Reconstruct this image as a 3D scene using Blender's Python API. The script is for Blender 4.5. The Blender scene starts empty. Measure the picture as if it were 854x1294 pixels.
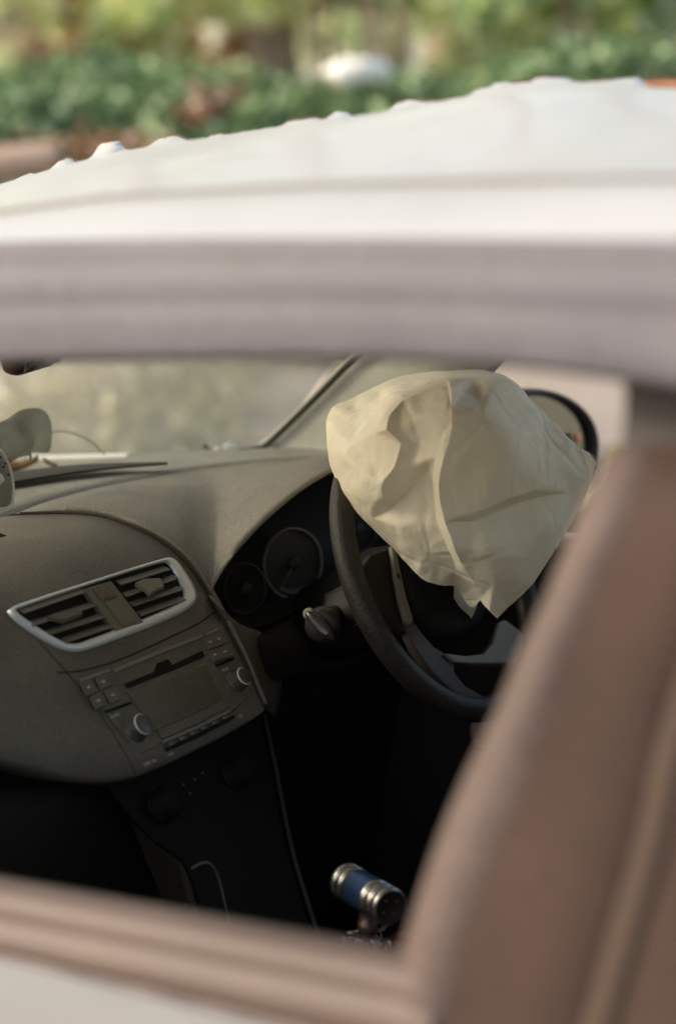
import bpy, bmesh, math, random
from mathutils import Vector, Matrix, noise
from mathutils.geometry import delaunay_2d_cdt
R = math.radians
rnd = random.Random(7)
sc = bpy.context.scene
col = sc.collection

# ------------------------------------------------------------------ camera, sky, sun, exposure
CAM = Vector((-2.08, -1.45, 1.60))
XC = Vector((.544, -.838, -.049)); VD = Vector((.82, .5425, -.182)).normalized()
XC = (XC - VD * XC.dot(VD)).normalized(); UP = XC.cross(VD)
FPX = 3100.0
cd = bpy.data.cameras.new('camera'); cam = bpy.data.objects.new('camera', cd); col.objects.link(cam)
cd.sensor_fit = 'VERTICAL'; cd.sensor_height = 36; cd.sensor_width = 24
cd.lens = FPX / 1294 * 36; cd.clip_start = .05; cd.clip_end = 600
cd.dof.use_dof = True; cd.dof.focus_distance = 2.82; cd.dof.aperture_fstop = 2.25
cam.matrix_world = Matrix(((XC.x, UP.x, -VD.x, CAM.x), (XC.y, UP.y, -VD.y, CAM.y), (XC.z, UP.z, -VD.z, CAM.z), (0, 0, 0, 1)))
sc.camera = cam

SUN_EL, SUN_AZ = 36, -38           # azimuth measured from +Y (front of the car) towards +X
w = bpy.data.worlds.new('World'); sc.world = w; w.use_nodes = True
nt = w.node_tree; bg = nt.nodes['Background']
sky = nt.nodes.new('ShaderNodeTexSky'); sky.sky_type = 'NISHITA'; sky.sun_disc = False
sky.sun_elevation = R(SUN_EL); sky.sun_rotation = R(SUN_AZ); sky.dust_density = 2.2; sky.air_density = 1; sky.ozone_density = .3
nt.links.new(sky.outputs[0], bg.inputs[0]); bg.inputs[1].default_value = .15
sd = bpy.data.lights.new('sun', 'SUN'); sun = bpy.data.objects.new('sun', sd); col.objects.link(sun)
sd.energy = 1.0; sd.angle = R(12); sd.color = (1, .95, .88)
sdir = Vector((math.sin(R(SUN_AZ)) * math.cos(R(SUN_EL)), math.cos(R(SUN_AZ)) * math.cos(R(SUN_EL)), math.sin(R(SUN_EL))))
sun.rotation_euler = sdir.to_track_quat('Z', 'Y').to_euler(); sun.location = (0, 0, 10)
vs = sc.view_settings; vs.view_transform = 'Standard'; vs.look = 'None'; vs.exposure = 1.48; vs.gamma = 1
vs.use_white_balance = True; vs.white_balance_temperature = 7700; vs.white_balance_tint = 8
sc.cycles.max_bounces = 10; sc.cycles.diffuse_bounces = 5; sc.cycles.transparent_max_bounces = 16

# ------------------------------------------------------------------ geometry helpers
def ray(px, py): return VD + XC * ((px - 427) / FPX) - UP * ((py - 647) / FPX)
def P(px, py, X=None, Y=None, Z=None, pl=None):
    """the point of the real surface (plane X, Y, Z or any plane) that shows at photo pixel px, py"""
    d = ray(px, py)
    if X is not None: t = (X - CAM.x) / d.x
    elif Y is not None: t = (Y - CAM.y) / d.y
    elif Z is not None: t = (Z - CAM.z) / d.z
    else: t = (Vector(pl[0]) - CAM).dot(Vector(pl[1])) / d.dot(Vector(pl[1]))
    return CAM + d * t
def D(px, py, depth): return CAM + ray(px, py) * depth
def lerp(a, b, t): return a + (b - a) * t
def interp(x, pts):
    if x <= pts[0][0]: return pts[0][1]
    for (a, b), (c, d) in zip(pts, pts[1:]):
        if x <= c: return b + (d - b) * (x - a) / (c - a)
    return pts[-1][1]
def cat(pts, n):
    """Catmull-Rom resample of a polyline to n points by arc length"""
    pts = [Vector(p) for p in pts]
    if len(pts) == 2: return [pts[0].lerp(pts[1], i / (n - 1)) for i in range(n)]
    ext = [pts[0] * 2 - pts[1]] + pts + [pts[-1] * 2 - pts[-2]]
    dense = []
    for i in range(1, len(ext) - 2):
        p0, p1, p2, p3 = ext[i - 1:i + 3]
        for k in range(12):
            t = k / 12
            dense.append(.5 * ((2 * p1) + (p2 - p0) * t + (2 * p0 - 5 * p1 + 4 * p2 - p3) * t * t + (3 * p1 - p0 - 3 * p2 + p3) * t ** 3))
    dense.append(pts[-1])
    L = [0]
    for a, b in zip(dense, dense[1:]): L.append(L[-1] + (b - a).length)
    out = []; j = 0
    for i in range(n):
        s = L[-1] * i / (n - 1)
        while j < len(L) - 2 and L[j + 1] < s: j += 1
        d = L[j + 1] - L[j]
        out.append(dense[j].lerp(dense[j + 1], 0 if d == 0 else (s - L[j]) / d))
    return out
def link(o, parent=None, name=None):
    col.objects.link(o)
    if parent is not None: o.parent = parent
    return o
def mesh(name, vs_, fs, mat=None, parent=None, smooth=True, bevel=0, sub=0, solid=0, off=1, mats=None):
    me = bpy.data.meshes.new(name); me.from_pydata([tuple(v) for v in vs_], [], fs); me.update()
    bm = bmesh.new(); bm.from_mesh(me); bmesh.ops.recalc_face_normals(bm, faces=bm.faces); bm.to_mesh(me); bm.free()
    if smooth: me.polygons.foreach_set('use_smooth', [True] * len(me.polygons))
    o = bpy.data.objects.new(name, me)
    if mat: me.materials.append(mat)
    for m in mats or []: me.materials.append(m)
    link(o, parent)
    if solid:
        m = o.modifiers.new('solid', 'SOLIDIFY'); m.thickness = solid; m.offset = off
    if bevel:
        m = o.modifiers.new('bevel', 'BEVEL'); m.width = bevel; m.segments = 3; m.limit_method = 'ANGLE'; m.angle_limit = R(30)
    if sub:
        m = o.modifiers.new('sub', 'SUBSURF'); m.levels = sub; m.render_levels = sub
    if bevel or solid:
        m = o.modifiers.new('wn', 'WEIGHTED_NORMAL')
    return o
def grid(rows, closed=False):
    n = len(rows[0]); v = [p for r in rows for p in r]; f = []
    for j in range(len(rows) - 1):
        for i in range(n if closed else n - 1):
            k = (i + 1) % n
            f.append((j * n + i, j * n + k, (j + 1) * n + k, (j + 1) * n + i))
    return v, f
def cat_u(pts, k):
    pts = [Vector(p) for p in pts]; ext = [pts[0] * 2 - pts[1]] + pts + [pts[-1] * 2 - pts[-2]]; out = []
    for i in range(1, len(ext) - 2):
        p0, p1, p2, p3 = ext[i - 1:i + 3]
        for j in range(k):
            t = j / k; out.append(.5 * ((2 * p1) + (p2 - p0) * t + (2 * p0 - 5 * p1 + 4 * p2 - p3) * t * t + (3 * p1 - p0 - 3 * p2 + p3) * t ** 3))
    return out + [pts[-1]]
def loft(name, rows, mat, parent=None, n=40, solid=0, off=0, sub=0, smoothrows=0, bevel=0):
    rows = [cat(r, n) if n > 0 else cat_u(r, -n) for r in rows]; n = len(rows[0])
    if smoothrows:
        cols = [cat([r[i] for r in rows], smoothrows) for i in range(n)]
        rows = [[c[j] for c in cols] for j in range(smoothrows)]
    v, f = grid(rows)
    return mesh(name, v, f, mat, parent, solid=solid, off=off, sub=sub, bevel=bevel)
def frame_from(d):
    d = Vector(d).normalized(); a = Vector((0, 0, 1)) if abs(d.z) < .9 else Vector((1, 0, 0))
    u = d.cross(a).normalized(); return u, d.cross(u).normalized(), d
class MB:
    def __init__(s): s.v = []; s.f = []
    def add(s, v, f):
        b = len(s.v); s.v += [Vector(p) for p in v]; s.f += [tuple(i + b for i in q) for q in f]; return s
    def box(s, c, sx, sy, sz, ax=None):
        ax = ax or (Vector((1, 0, 0)), Vector((0, 1, 0)), Vector((0, 0, 1))); c = Vector(c)
        v = [c + ax[0] * (sx / 2 * i) + ax[1] * (sy / 2 * j) + ax[2] * (sz / 2 * k) for i in (-1, 1) for j in (-1, 1) for k in (-1, 1)]
        return s.add(v, [(0, 1, 3, 2), (4, 6, 7, 5), (0, 4, 5, 1), (2, 3, 7, 6), (0, 2, 6, 4), (1, 5, 7, 3)])
    def tube(s, path, r, seg=10, caps=True):
        path = [Vector(p) for p in path]; rs = r if isinstance(r, (list, tuple)) else [r] * len(path)
        u = None; rings = []
        for i, p in enumerate(path):
            d = (path[min(i + 1, len(path) - 1)] - path[max(i - 1, 0)]).normalized()
            if u is None: u, _, _ = frame_from(d)
            u = (u - d * u.dot(d)).normalized(); w_ = d.cross(u)
            rings.append([p + (u * math.cos(2 * math.pi * k / seg) + w_ * math.sin(2 * math.pi * k / seg)) * rs[i] for k in range(seg)])
        v, f = grid(rings, True)
        if caps: f += [tuple(range(seg))[::-1], tuple(len(v) - seg + k for k in range(seg))]
        return s.add(v, f)
    def lathe(s, c, axis, prof, seg=32):
        u, w_, d = frame_from(axis); c = Vector(c); rings = []
        for (r, h) in prof:
            rings.append([c + d * h + (u * math.cos(2 * math.pi * k / seg) + w_ * math.sin(2 * math.pi * k / seg)) * max(r, 1e-5) for k in range(seg)])
        v, f = grid(rings, True); return s.add(v, f)
    def torus(s, c, u, w_, Rr, r, seg=64, sg=12, a0=0, a1=2 * math.pi):
        c = Vector(c); nn = u.cross(w_).normalized(); rings = []; full = abs(a1 - a0 - 2 * math.pi) < 1e-4
        m = seg if full else seg + 1
        for i in range(m):
            a = a0 + (a1 - a0) * i / seg; dr = u * math.cos(a) + w_ * math.sin(a)
            rings.append([c + dr * (Rr + r * math.cos(2 * math.pi * k / sg)) + nn * (r * math.sin(2 * math.pi * k / sg)) for k in range(sg)])
        if full: rings.append(rings[0])
        v, f = grid(rings, True); return s.add(v, f)
    def build(s, name, mat, parent=None, smooth=True, bevel=0, sub=0):
        return mesh(name, s.v, s.f, mat, parent, smooth, bevel, sub)
def plate(name, pts, thick, nrm, mat, parent=None, bevel=0, holes=(), smooth=True):
    """flat cut-out with holes, thickness along nrm (points are 3-D, roughly planar)"""
    nrm = Vector(nrm).normalized(); u, w_, _ = frame_from(nrm); o = Vector(pts[0])
    loops = [list(pts)] + [list(h) for h in holes]; v2 = []; e = []; v3 = []
    for lp in loops:
        b = len(v2)
        for k, p in enumerate(lp):
            p = Vector(p); v2.append(Vector(((p - o).dot(u), (p - o).dot(w_)))); v3.append(p); e.append((b + k, b + (k + 1) % len(lp)))
    rv, re, rf, ov, oe, of = delaunay_2d_cdt(v2, e, [], 1, 1e-7)
    def inside(q, lp):
        c = False
        for (ax, ay), (bx, by) in zip(lp, lp[1:] + lp[:1]):
            if (ay > q.y) != (by > q.y) and q.x < (bx - ax) * (q.y - ay) / (by - ay) + ax: c = not c
        return c
    k0 = 0; l2 = []
    for lp in loops: l2.append([tuple(v2[k0 + i]) for i in range(len(lp))]); k0 += len(lp)
    def keep(f_):
        c = sum((rv[i] for i in f_), Vector((0, 0))) / len(f_)
        return inside(c, l2[0]) and not any(inside(c, h) for h in l2[1:])
    rf = [f_ for f_ in rf if keep(f_)]
    base = []
    for i, q in enumerate(rv):
        src = ov[i]; base.append(v3[src[0]] if src else o + u * q.x + w_ * q.y)
    n = len(base); v = base + [p - nrm * thick for p in base]; f = [tuple(q) for q in rf] + [tuple(i + n for i in q)[::-1] for q in rf]
    cnt = {}
    for q in rf:
        for a, b in zip(q, list(q[1:]) + [q[0]]): cnt[(a, b)] = 1
    for (a, b) in list(cnt):
        if (b, a) not in cnt: f.append((a, b, b + n, a + n))
    return mesh(name, v, f, mat, parent, smooth and bevel > 0, bevel)
def tag(o, label=None, cat_=None, group=None, kind=None):
    if label: o['label'] = label
    if cat_: o['category'] = cat_
    if group: o['group'] = group
    if kind: o['kind'] = kind
    return o
def empty(name, loc=(0, 0, 0), parent=None):
    o = bpy.data.objects.new(name, None); o.location = loc; o.empty_display_size = .1; link(o, parent); return o

# ------------------------------------------------------------------ materials
def mat(name, c, rough=.6, metal=0, c2=None, scale=8, bump=0, bscale=300, coat=0, spec=.5, sheen=0, trans=0, detail=6, lo=.35, hi=.65):
    m = bpy.data.materials.new(name); m.use_nodes = True; t = m.node_tree; b = t.nodes['Principled BSDF']
    b.inputs['Base Color'].default_value = (*c, 1); b.inputs['Roughness'].default_value = rough; b.inputs['Metallic'].default_value = metal
    b.inputs['Specular IOR Level'].default_value = spec; b.inputs['Coat Weight'].default_value = coat; b.inputs['Sheen Weight'].default_value = sheen
    b.inputs['Transmission Weight'].default_value = trans
    tc = t.nodes.new('ShaderNodeTexCoord')
    if c2:
        nz = t.nodes.new('ShaderNodeTexNoise'); nz.inputs['Scale'].default_value = scale; nz.inputs['Detail'].default_value = detail
        t.links.new(tc.outputs['Object'], nz.inputs['Vector'])
        cr = t.nodes.new('ShaderNodeValToRGB'); cr.color_ramp.elements[0].position = lo; cr.color_ramp.elements[1].position = hi
        cr.color_ramp.elements[0].color = (*c, 1); cr.color_ramp.elements[1].color = (*c2, 1)
        t.links.new(nz.outputs['Fac'], cr.inputs['Fac']); t.links.new(cr.outputs['Color'], b.inputs['Base Color'])
    if bump:
        n2 = t.nodes.new('ShaderNodeTexNoise'); n2.inputs['Scale'].default_value = bscale; n2.inputs['Detail'].default_value = 3
        t.links.new(tc.outputs['Object'], n2.inputs['Vector'])
        bp = t.nodes.new('ShaderNodeBump'); bp.inputs['Strength'].default_value = bump; bp.inputs['Distance'].default_value = .002
        t.links.new(n2.outputs['Fac'], bp.inputs['Height']); t.links.new(bp.outputs['Normal'], b.inputs['Normal'])
    return m
M = {}
M['white'] = mat('white_paint', (.365, .365, .365), .5, c2=(.32, .32, .318), scale=5, coat=.15, lo=.5, hi=.8)
M['white_body'] = mat('white_door_paint', (.195, .195, .197), .65, c2=(.175, .172, .17), spec=.12, scale=4, coat=0, lo=.5, hi=.8)
M['rust'] = mat('rusty_edge', (.22, .09, .045), .85, c2=(.34, .17, .10), scale=30)
M['frame'] = mat('dusty_mauve_frame', (.100, .094, .116), .65, c2=(.114, .107, .124), scale=5, bump=.1, bscale=200)
M['framed'] = mat('rubber_channel', (.10, .08, .08), .7, c2=(.16, .13, .12), scale=20)
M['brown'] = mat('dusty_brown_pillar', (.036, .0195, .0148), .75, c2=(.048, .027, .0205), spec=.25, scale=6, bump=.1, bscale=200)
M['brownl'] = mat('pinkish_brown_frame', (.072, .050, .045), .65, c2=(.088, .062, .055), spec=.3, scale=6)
M['recess'] = mat('painted_recess_shade', (.026, .019, .016), .8, c2=(.036, .028, .028), scale=6)  # shade under the header is put into this darker recess colour
M['brownd'] = mat('dark_brown_gap', (.07, .045, .035), .8)
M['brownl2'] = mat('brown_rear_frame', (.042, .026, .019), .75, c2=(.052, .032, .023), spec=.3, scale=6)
M['sill'] = mat('dusty_brown_sill', (.112, .078, .068), .6, c2=(.082, .056, .048), scale=5)
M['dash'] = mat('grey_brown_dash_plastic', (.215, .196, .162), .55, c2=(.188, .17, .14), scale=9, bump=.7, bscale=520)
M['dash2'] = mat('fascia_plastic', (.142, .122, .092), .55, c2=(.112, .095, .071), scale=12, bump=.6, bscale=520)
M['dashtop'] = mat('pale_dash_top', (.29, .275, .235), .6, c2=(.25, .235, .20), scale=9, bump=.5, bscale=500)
M['dark'] = mat('dark_plastic', (.026, .021, .018), .62, spec=.2, bump=.15, bscale=500)
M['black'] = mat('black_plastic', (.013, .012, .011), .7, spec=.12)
M['seam'] = mat('dark_seam', (.03, .027, .02), .8)
M['slat'] = mat('vent_slat_plastic', (.13, .115, .085), .42)
M['silver'] = mat('satin_silver_trim', (.66, .69, .70), .3, metal=.2, spec=.6)
M['silverd'] = mat('dull_silver_trim', (.22, .20, .155), .6, spec=.25)
M['chrome'] = mat('brushed_chrome', (.42, .41, .39), .34, metal=1)
M['blue'] = mat('anodised_blue', (.05, .095, .20), .32, metal=.7, c2=(.06, .11, .23), scale=30)
M['screen'] = mat('radio_screen', (.105, .092, .066), .35, c2=(.085, .072, .052), scale=25)
M['legend'] = mat('pale_legend_print', (.45, .43, .38), .6)
M['leather'] = mat('black_rim_leather', (.017, .014, .012), .5, spec=.35, bump=.5, bscale=240, c2=(.025, .020, .017), scale=40)
M['spk'] = mat('brown_black_spoke', (.06, .048, .04), .55, spec=.25)
M['knob'] = mat('knob_plastic', (.07, .062, .052), .35)
M['stemm'] = mat('dark_reddish_metal', (.12, .07, .055), .4, metal=.6)
M['tab'] = mat('tab_plastic', (.20, .18, .14), .35)
M['trimA'] = mat('pale_pillar_trim', (.37, .38, .36), .65, c2=(.33, .335, .315), scale=6)
M['head'] = mat('beige_headliner', (.62, .57, .50), .9)
M['seat'] = mat('dark_seat_fabric', (.17, .145, .125), .9, c2=(.13, .11, .095), scale=60, bump=.3, bscale=900)
M['beige'] = mat('beige_door_trim', (.36, .25, .20), .6)
M['red'] = mat('red_plastic', (.16, .012, .012), .45)
M['maroon'] = mat('dark_maroon_plastic', (.035, .014, .014), .5)
M['tyre'] = mat('tyre_rubber', (.02, .02, .02), .9)
M['needle'] = mat('gauge_print', (.075, .066, .058), .5)
M['gauge'] = mat('gauge_face', (.018, .017, .016), .5)
M['amber'] = mat('orange_reflector', (.8, .32, .14), .4)
M['stalk'] = mat('stalk_plastic', (.03, .028, .026), .25)
M['stalkg'] = mat('stalk_grey', (.024, .021, .019), .4)
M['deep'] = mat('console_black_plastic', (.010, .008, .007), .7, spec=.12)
M['shroud'] = mat('shroud_plastic', (.028, .025, .021), .6, spec=.3)
M['trimd'] = mat('dim_edge_trim', (.012, .010, .008), .6)
M['cable'] = mat('dirty_white_cable', (.16, .135, .10), .5)
M['crumb'] = mat('white_crumbs', (.75, .74, .68), .7)
M['leafd'] = mat('dry_leaf', (.22, .13, .06), .8, c2=(.13, .08, .04), scale=40)
M['sack'] = mat('white_sack', (.7, .7, .67), .6)
M['log'] = mat('peeled_log', (.42, .30, .24), .85, c2=(.28, .19, .14), scale=6, bump=.5, bscale=20)
M['mirror'] = mat('mirror_glass', (.26, .28, .24), .08, metal=1)

def grain(m, sc_=420, amt=.24):
    t = m.node_tree; b = t.nodes['Principled BSDF']; l = b.inputs['Base Color'].links[0]; src = l.from_socket
    tc = t.nodes.new('ShaderNodeTexCoord'); nz = t.nodes.new('ShaderNodeTexNoise'); nz.inputs['Scale'].default_value = sc_; nz.inputs['Detail'].default_value = 1
    t.links.new(tc.outputs['Object'], nz.inputs['Vector']); mr = t.nodes.new('ShaderNodeMapRange'); mr.inputs['From Min'].default_value = .3; mr.inputs['From Max'].default_value = .7
    mr.inputs['To Min'].default_value = 1 - amt; mr.inputs['To Max'].default_value = 1 + amt; t.links.new(nz.outputs['Fac'], mr.inputs['Value'])
    n2 = t.nodes.new('ShaderNodeTexNoise'); n2.inputs['Scale'].default_value = 14; n2.inputs['Detail'].default_value = 8; n2.inputs['Roughness'].default_value = .7; t.links.new(tc.outputs['Object'], n2.inputs['Vector'])
    m2 = t.nodes.new('ShaderNodeMapRange'); m2.inputs['From Min'].default_value = .3; m2.inputs['From Max'].default_value = .7; m2.inputs['To Min'].default_value = .88; m2.inputs['To Max'].default_value = 1.12; t.links.new(n2.outputs['Fac'], m2.inputs['Value'])
    mm = t.nodes.new('ShaderNodeMath'); mm.operation = 'MULTIPLY'; t.links.new(mr.outputs[0], mm.inputs[0]); t.links.new(m2.outputs[0], mm.inputs[1])
    vm = t.nodes.new('ShaderNodeVectorMath'); vm.operation = 'SCALE'; t.links.new(src, vm.inputs[0]); t.links.new(mm.outputs[0], vm.inputs['Scale']); t.links.new(vm.outputs[0], b.inputs['Base Color'])
for k_ in ('dash', 'dash2', 'dashtop'): grain(M[k_])
grain(M['screen'], 300, .15); grain(M['leather'], 300, .25); grain(M['brown'], 160, .15); grain(M['brownl'], 160, .15); grain(M['frame'], 160, .1); grain(M['trimA'], 420, .12)
def cloth_mat():
    m = bpy.data.materials.new('cream_airbag_nylon'); m.use_nodes = True; t = m.node_tree; b = t.nodes['Principled BSDF']; out = t.nodes['Material Output']
    tc = t.nodes.new('ShaderNodeTexCoord')
    nz = t.nodes.new('ShaderNodeTexNoise'); nz.inputs['Scale'].default_value = 9; nz.inputs['Detail'].default_value = 8; nz.inputs['Roughness'].default_value = .62
    t.links.new(tc.outputs['Object'], nz.inputs['Vector'])
    cr = t.nodes.new('ShaderNodeValToRGB'); cr.color_ramp.elements[0].position = .32; cr.color_ramp.elements[1].position = .68
    cr.color_ramp.elements[0].color = (.78, .70, .55, 1); cr.color_ramp.elements[1].color = (.85, .81, .72, 1)
    t.links.new(nz.outputs['Fac'], cr.inputs['Fac']); t.links.new(cr.outputs['Color'], b.inputs['Base Color'])
    b.inputs['Roughness'].default_value = .75; b.inputs['Specular IOR Level'].default_value = .25; b.inputs['Sheen Weight'].default_value = .1
    mp = t.nodes.new('ShaderNodeMapping'); mp.inputs['Scale'].default_value = (1, 1.6, .8); t.links.new(tc.outputs['Object'], mp.inputs['Vector'])
    n2 = t.nodes.new('ShaderNodeTexNoise'); n2.inputs['Scale'].default_value = 26; n2.inputs['Detail'].default_value = 5; n2.inputs['Distortion'].default_value = 1.2
    t.links.new(mp.outputs[0], n2.inputs['Vector'])
    n3 = t.nodes.new('ShaderNodeTexNoise'); n3.inputs['Scale'].default_value = 1100; t.links.new(tc.outputs['Object'], n3.inputs['Vector'])
    b1 = t.nodes.new('ShaderNodeBump'); b1.inputs['Strength'].default_value = .32; b1.inputs['Distance'].default_value = .006; t.links.new(n2.outputs['Fac'], b1.inputs['Height'])
    b2 = t.nodes.new('ShaderNodeBump'); b2.inputs['Strength'].default_value = .3; b2.inputs['Distance'].default_value = .0008; t.links.new(n3.outputs['Fac'], b2.inputs['Height'])
    nd = t.nodes.new('ShaderNodeTexNoise'); nd.inputs['Scale'].default_value = 6; t.links.new(tc.outputs['Object'], nd.inputs['Vector'])
    va = t.nodes.new('ShaderNodeVectorMath'); va.operation = 'MULTIPLY_ADD'; va.inputs[1].default_value = (.16, .16, .16); t.links.new(nd.outputs['Color'], va.inputs[0]); t.links.new(tc.outputs['Object'], va.inputs[2])
    vo_ = t.nodes.new('ShaderNodeTexVoronoi'); vo_.feature = 'DISTANCE_TO_EDGE'; vo_.inputs['Scale'].default_value = 11; t.links.new(va.outputs[0], vo_.inputs['Vector'])
    mr = t.nodes.new('ShaderNodeMapRange'); mr.inputs['From Max'].default_value = .10; mr.interpolation_type = 'SMOOTHSTEP'; t.links.new(vo_.outputs['Distance'], mr.inputs['Value'])
    b3 = t.nodes.new('ShaderNodeBump'); b3.inputs['Strength'].default_value = .3; b3.inputs['Distance'].default_value = .004; t.links.new(mr.outputs[0], b3.inputs['Height']); t.links.new(b1.outputs[0], b3.inputs['Normal'])
    t.links.new(b3.outputs[0], b2.inputs['Normal']); t.links.new(b2.outputs[0], b.inputs['Normal'])
    tr = t.nodes.new('ShaderNodeBsdfTranslucent'); t.links.new(cr.outputs['Color'], tr.inputs['Color'])
    mx = t.nodes.new('ShaderNodeMixShader'); mx.inputs[0].default_value = .22
    t.links.new(b.outputs[0], mx.inputs[1]); t.links.new(tr.outputs[0], mx.inputs[2]); t.links.new(mx.outputs[0], out.inputs[0])
    return m
M['bag'] = cloth_mat()
def dusty_glass(name, amount, c=(.45, .41, .345), scale=5):
    m = bpy.data.materials.new(name); m.use_nodes = True; t = m.node_tree; out = t.nodes['Material Output']; t.nodes.remove(t.nodes['Principled BSDF'])
    tc = t.nodes.new('ShaderNodeTexCoord'); nz = t.nodes.new('ShaderNodeTexNoise'); nz.inputs['Scale'].default_value = scale; nz.inputs['Detail'].default_value = 6
    t.links.new(tc.outputs['Object'], nz.inputs['Vector'])
    mr = t.nodes.new('ShaderNodeMapRange'); mr.inputs['From Min'].default_value = .3; mr.inputs['From Max'].default_value = .7
    mr.inputs['To Min'].default_value = amount - .08; mr.inputs['To Max'].default_value = amount + .08; t.links.new(nz.outputs['Fac'], mr.inputs['Value'])
    tp = t.nodes.new('ShaderNodeBsdfTransparent'); tp.inputs[0].default_value = (.93, .95, .93, 1)
    df = t.nodes.new('ShaderNodeBsdfDiffuse'); df.inputs[0].default_value = (*c, 1); tl = t.nodes.new('ShaderNodeBsdfTranslucent'); tl.inputs[0].default_value = (*c, 1)
    a = t.nodes.new('ShaderNodeMixShader'); a.inputs[0].default_value = .7; t.links.new(df.outputs[0], a.inputs[1]); t.links.new(tl.outputs[0], a.inputs[2])
    b = t.nodes.new('ShaderNodeMixShader'); t.links.new(mr.outputs[0], b.inputs[0]); t.links.new(tp.outputs[0], b.inputs[1]); t.links.new(a.outputs[0], b.inputs[2])
    gl = t.nodes.new('ShaderNodeBsdfGlossy'); gl.inputs['Roughness'].default_value = .08; fr = t.nodes.new('ShaderNodeFresnel'); fr.inputs[0].default_value = 1.04
    c_ = t.nodes.new('ShaderNodeMixShader'); t.links.new(fr.outputs[0], c_.inputs[0]); t.links.new(b.outputs[0], c_.inputs[1]); t.links.new(gl.outputs[0], c_.inputs[2])
    t.links.new(c_.outputs[0], out.inputs[0]); return m
M['wind'] = dusty_glass('dusty_windscreen_glass', .34)
M['glass'] = dusty_glass('side_glass', .12)
M['plastic'] = dusty_glass('cloudy_plastic_film', .6, (.15, .16, .15), 30)
def leaf_mat(name, c, c2, tl=.35, rough=.38):
    m = bpy.data.materials.new(name); m.use_nodes = True; t = m.node_tree; b = t.nodes['Principled BSDF']; out = t.nodes['Material Output']
    g = t.nodes.new('ShaderNodeNewGeometry'); cr = t.nodes.new('ShaderNodeValToRGB')
    cr.color_ramp.elements[0].color = (*c, 1); cr.color_ramp.elements[1].color = (*c2, 1); cr.color_ramp.elements[1].position = .74; e_ = cr.color_ramp.elements.new(.90); e_.color = (*[min(.95, q * 1.8 + .25) for q in c2], 1)  # last stop paints near-white sun glints onto a share of the leaves
    t.links.new(g.outputs['Random Per Island'], cr.inputs['Fac'])
    nz = t.nodes.new('ShaderNodeTexNoise'); nz.inputs['Scale'].default_value = 3.2; nz.inputs['Detail'].default_value = 3; t.links.new(g.outputs['Position'], nz.inputs['Vector'])
    r2_ = t.nodes.new('ShaderNodeValToRGB'); r2_.color_ramp.elements[0].position = .38; r2_.color_ramp.elements[1].position = .62; r2_.color_ramp.elements[0].color = (.68, .74, .70, 1); r2_.color_ramp.elements[1].color = (1.38, 1.30, 1.15, 1)
    t.links.new(nz.outputs['Fac'], r2_.inputs['Fac']); mu = t.nodes.new('ShaderNodeVectorMath'); mu.operation = 'MULTIPLY'; t.links.new(cr.outputs[0], mu.inputs[0]); t.links.new(r2_.outputs[0], mu.inputs[1])
    mi = t.nodes.new('ShaderNodeVectorMath'); mi.operation = 'MINIMUM'; mi.inputs[1].default_value = (.92, .92, .85); t.links.new(mu.outputs[0], mi.inputs[0])
    class _o: pass
    cr = _o(); cr.outputs = [mi.outputs[0]]
    t.links.new(cr.outputs[0], b.inputs['Base Color']); b.inputs['Roughness'].default_value = rough
    tr = t.nodes.new('ShaderNodeBsdfTranslucent'); t.links.new(cr.outputs[0], tr.inputs[0]); mx = t.nodes.new('ShaderNodeMixShader'); mx.inputs[0].default_value = tl
    t.links.new(b.outputs[0], mx.inputs[1]); t.links.new(tr.outputs[0], mx.inputs[2]); t.links.new(mx.outputs[0], out.inputs[0]); return m
M['ivy'] = leaf_mat('ivy_leaves', (.045, .098, .042), (.165, .255, .12))
M['foly'] = leaf_mat('yellow_green_leaves', (.42, .54, .22), (.84, .90, .58), .62)
M['folg'] = leaf_mat('mid_green_leaves', (.32, .48, .20), (.76, .86, .52), .62)
M['fold'] = leaf_mat('dark_green_leaves', (.22, .34, .13), (.60, .70, .38), .6)
M['folp'] = leaf_mat('pale_blossom_leaves', (.55, .55, .38), (.85, .78, .66), .5)
M['folo'] = leaf_mat('orange_brown_leaves', (.30, .12, .04), (.52, .28, .14), .4)
M['folr'] = leaf_mat('red_brown_leaves', (.13, .06, .035), (.24, .13, .08), .3)
M['bark'] = mat('pinkish_bark', (.50, .38, .34), .9, c2=(.34, .25, .22), scale=8, bump=.5, bscale=30)
M['barko'] = mat('orange_bark', (.42, .24, .13), .9, c2=(.30, .17, .10), scale=8, bump=.5, bscale=30)
M['grass'] = leaf_mat('dry_grass', (.20, .21, .12), (.36, .33, .22), .3, .7)

# ------------------------------------------------------------------ ground and bank (camera-facing frame used only to lay them out)
FD = Vector((VD.x, VD.y, 0)).normalized(); SD = Vector((FD.y, -FD.x, 0))
def G(dist, side, z=0): p = CAM + FD * dist + SD * side; return Vector((p.x, p.y, z))
def gz(dist, side):
    z = interp(dist, [(4.3, 0), (6.2, .62), (6.9, .80), (7.2, 1.05), (7.8, 1.36), (8.8, 1.38), (12, 1.36), (30, 1.3), (60, 1.2)])
    if 7 < dist < 12: z += interp(side, [(-3, .10), (-1, .09), (-.5, .07), (.0, -.02), (.6, -.02), (1.1, .05), (3, .10)]) * min(1, (dist - 7) / .8)
    return z + (noise.noise(Vector((dist * .6, side * .6, 3))) * .10 if dist > 5.5 else 0)
gm = mat('sandy_laterite_soil', (.34, .29, .25), .95, c2=(.25, .20, .16), scale=1.3, bump=.8, bscale=25)
ds = [-60, -20, -6, -2, 0, 2, 3, 4, 4.3] + [4.3 + .15 * i for i in range(1, 32)] + [9.5, 10.5, 12, 15, 20, 30, 60, 150, 400]
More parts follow.
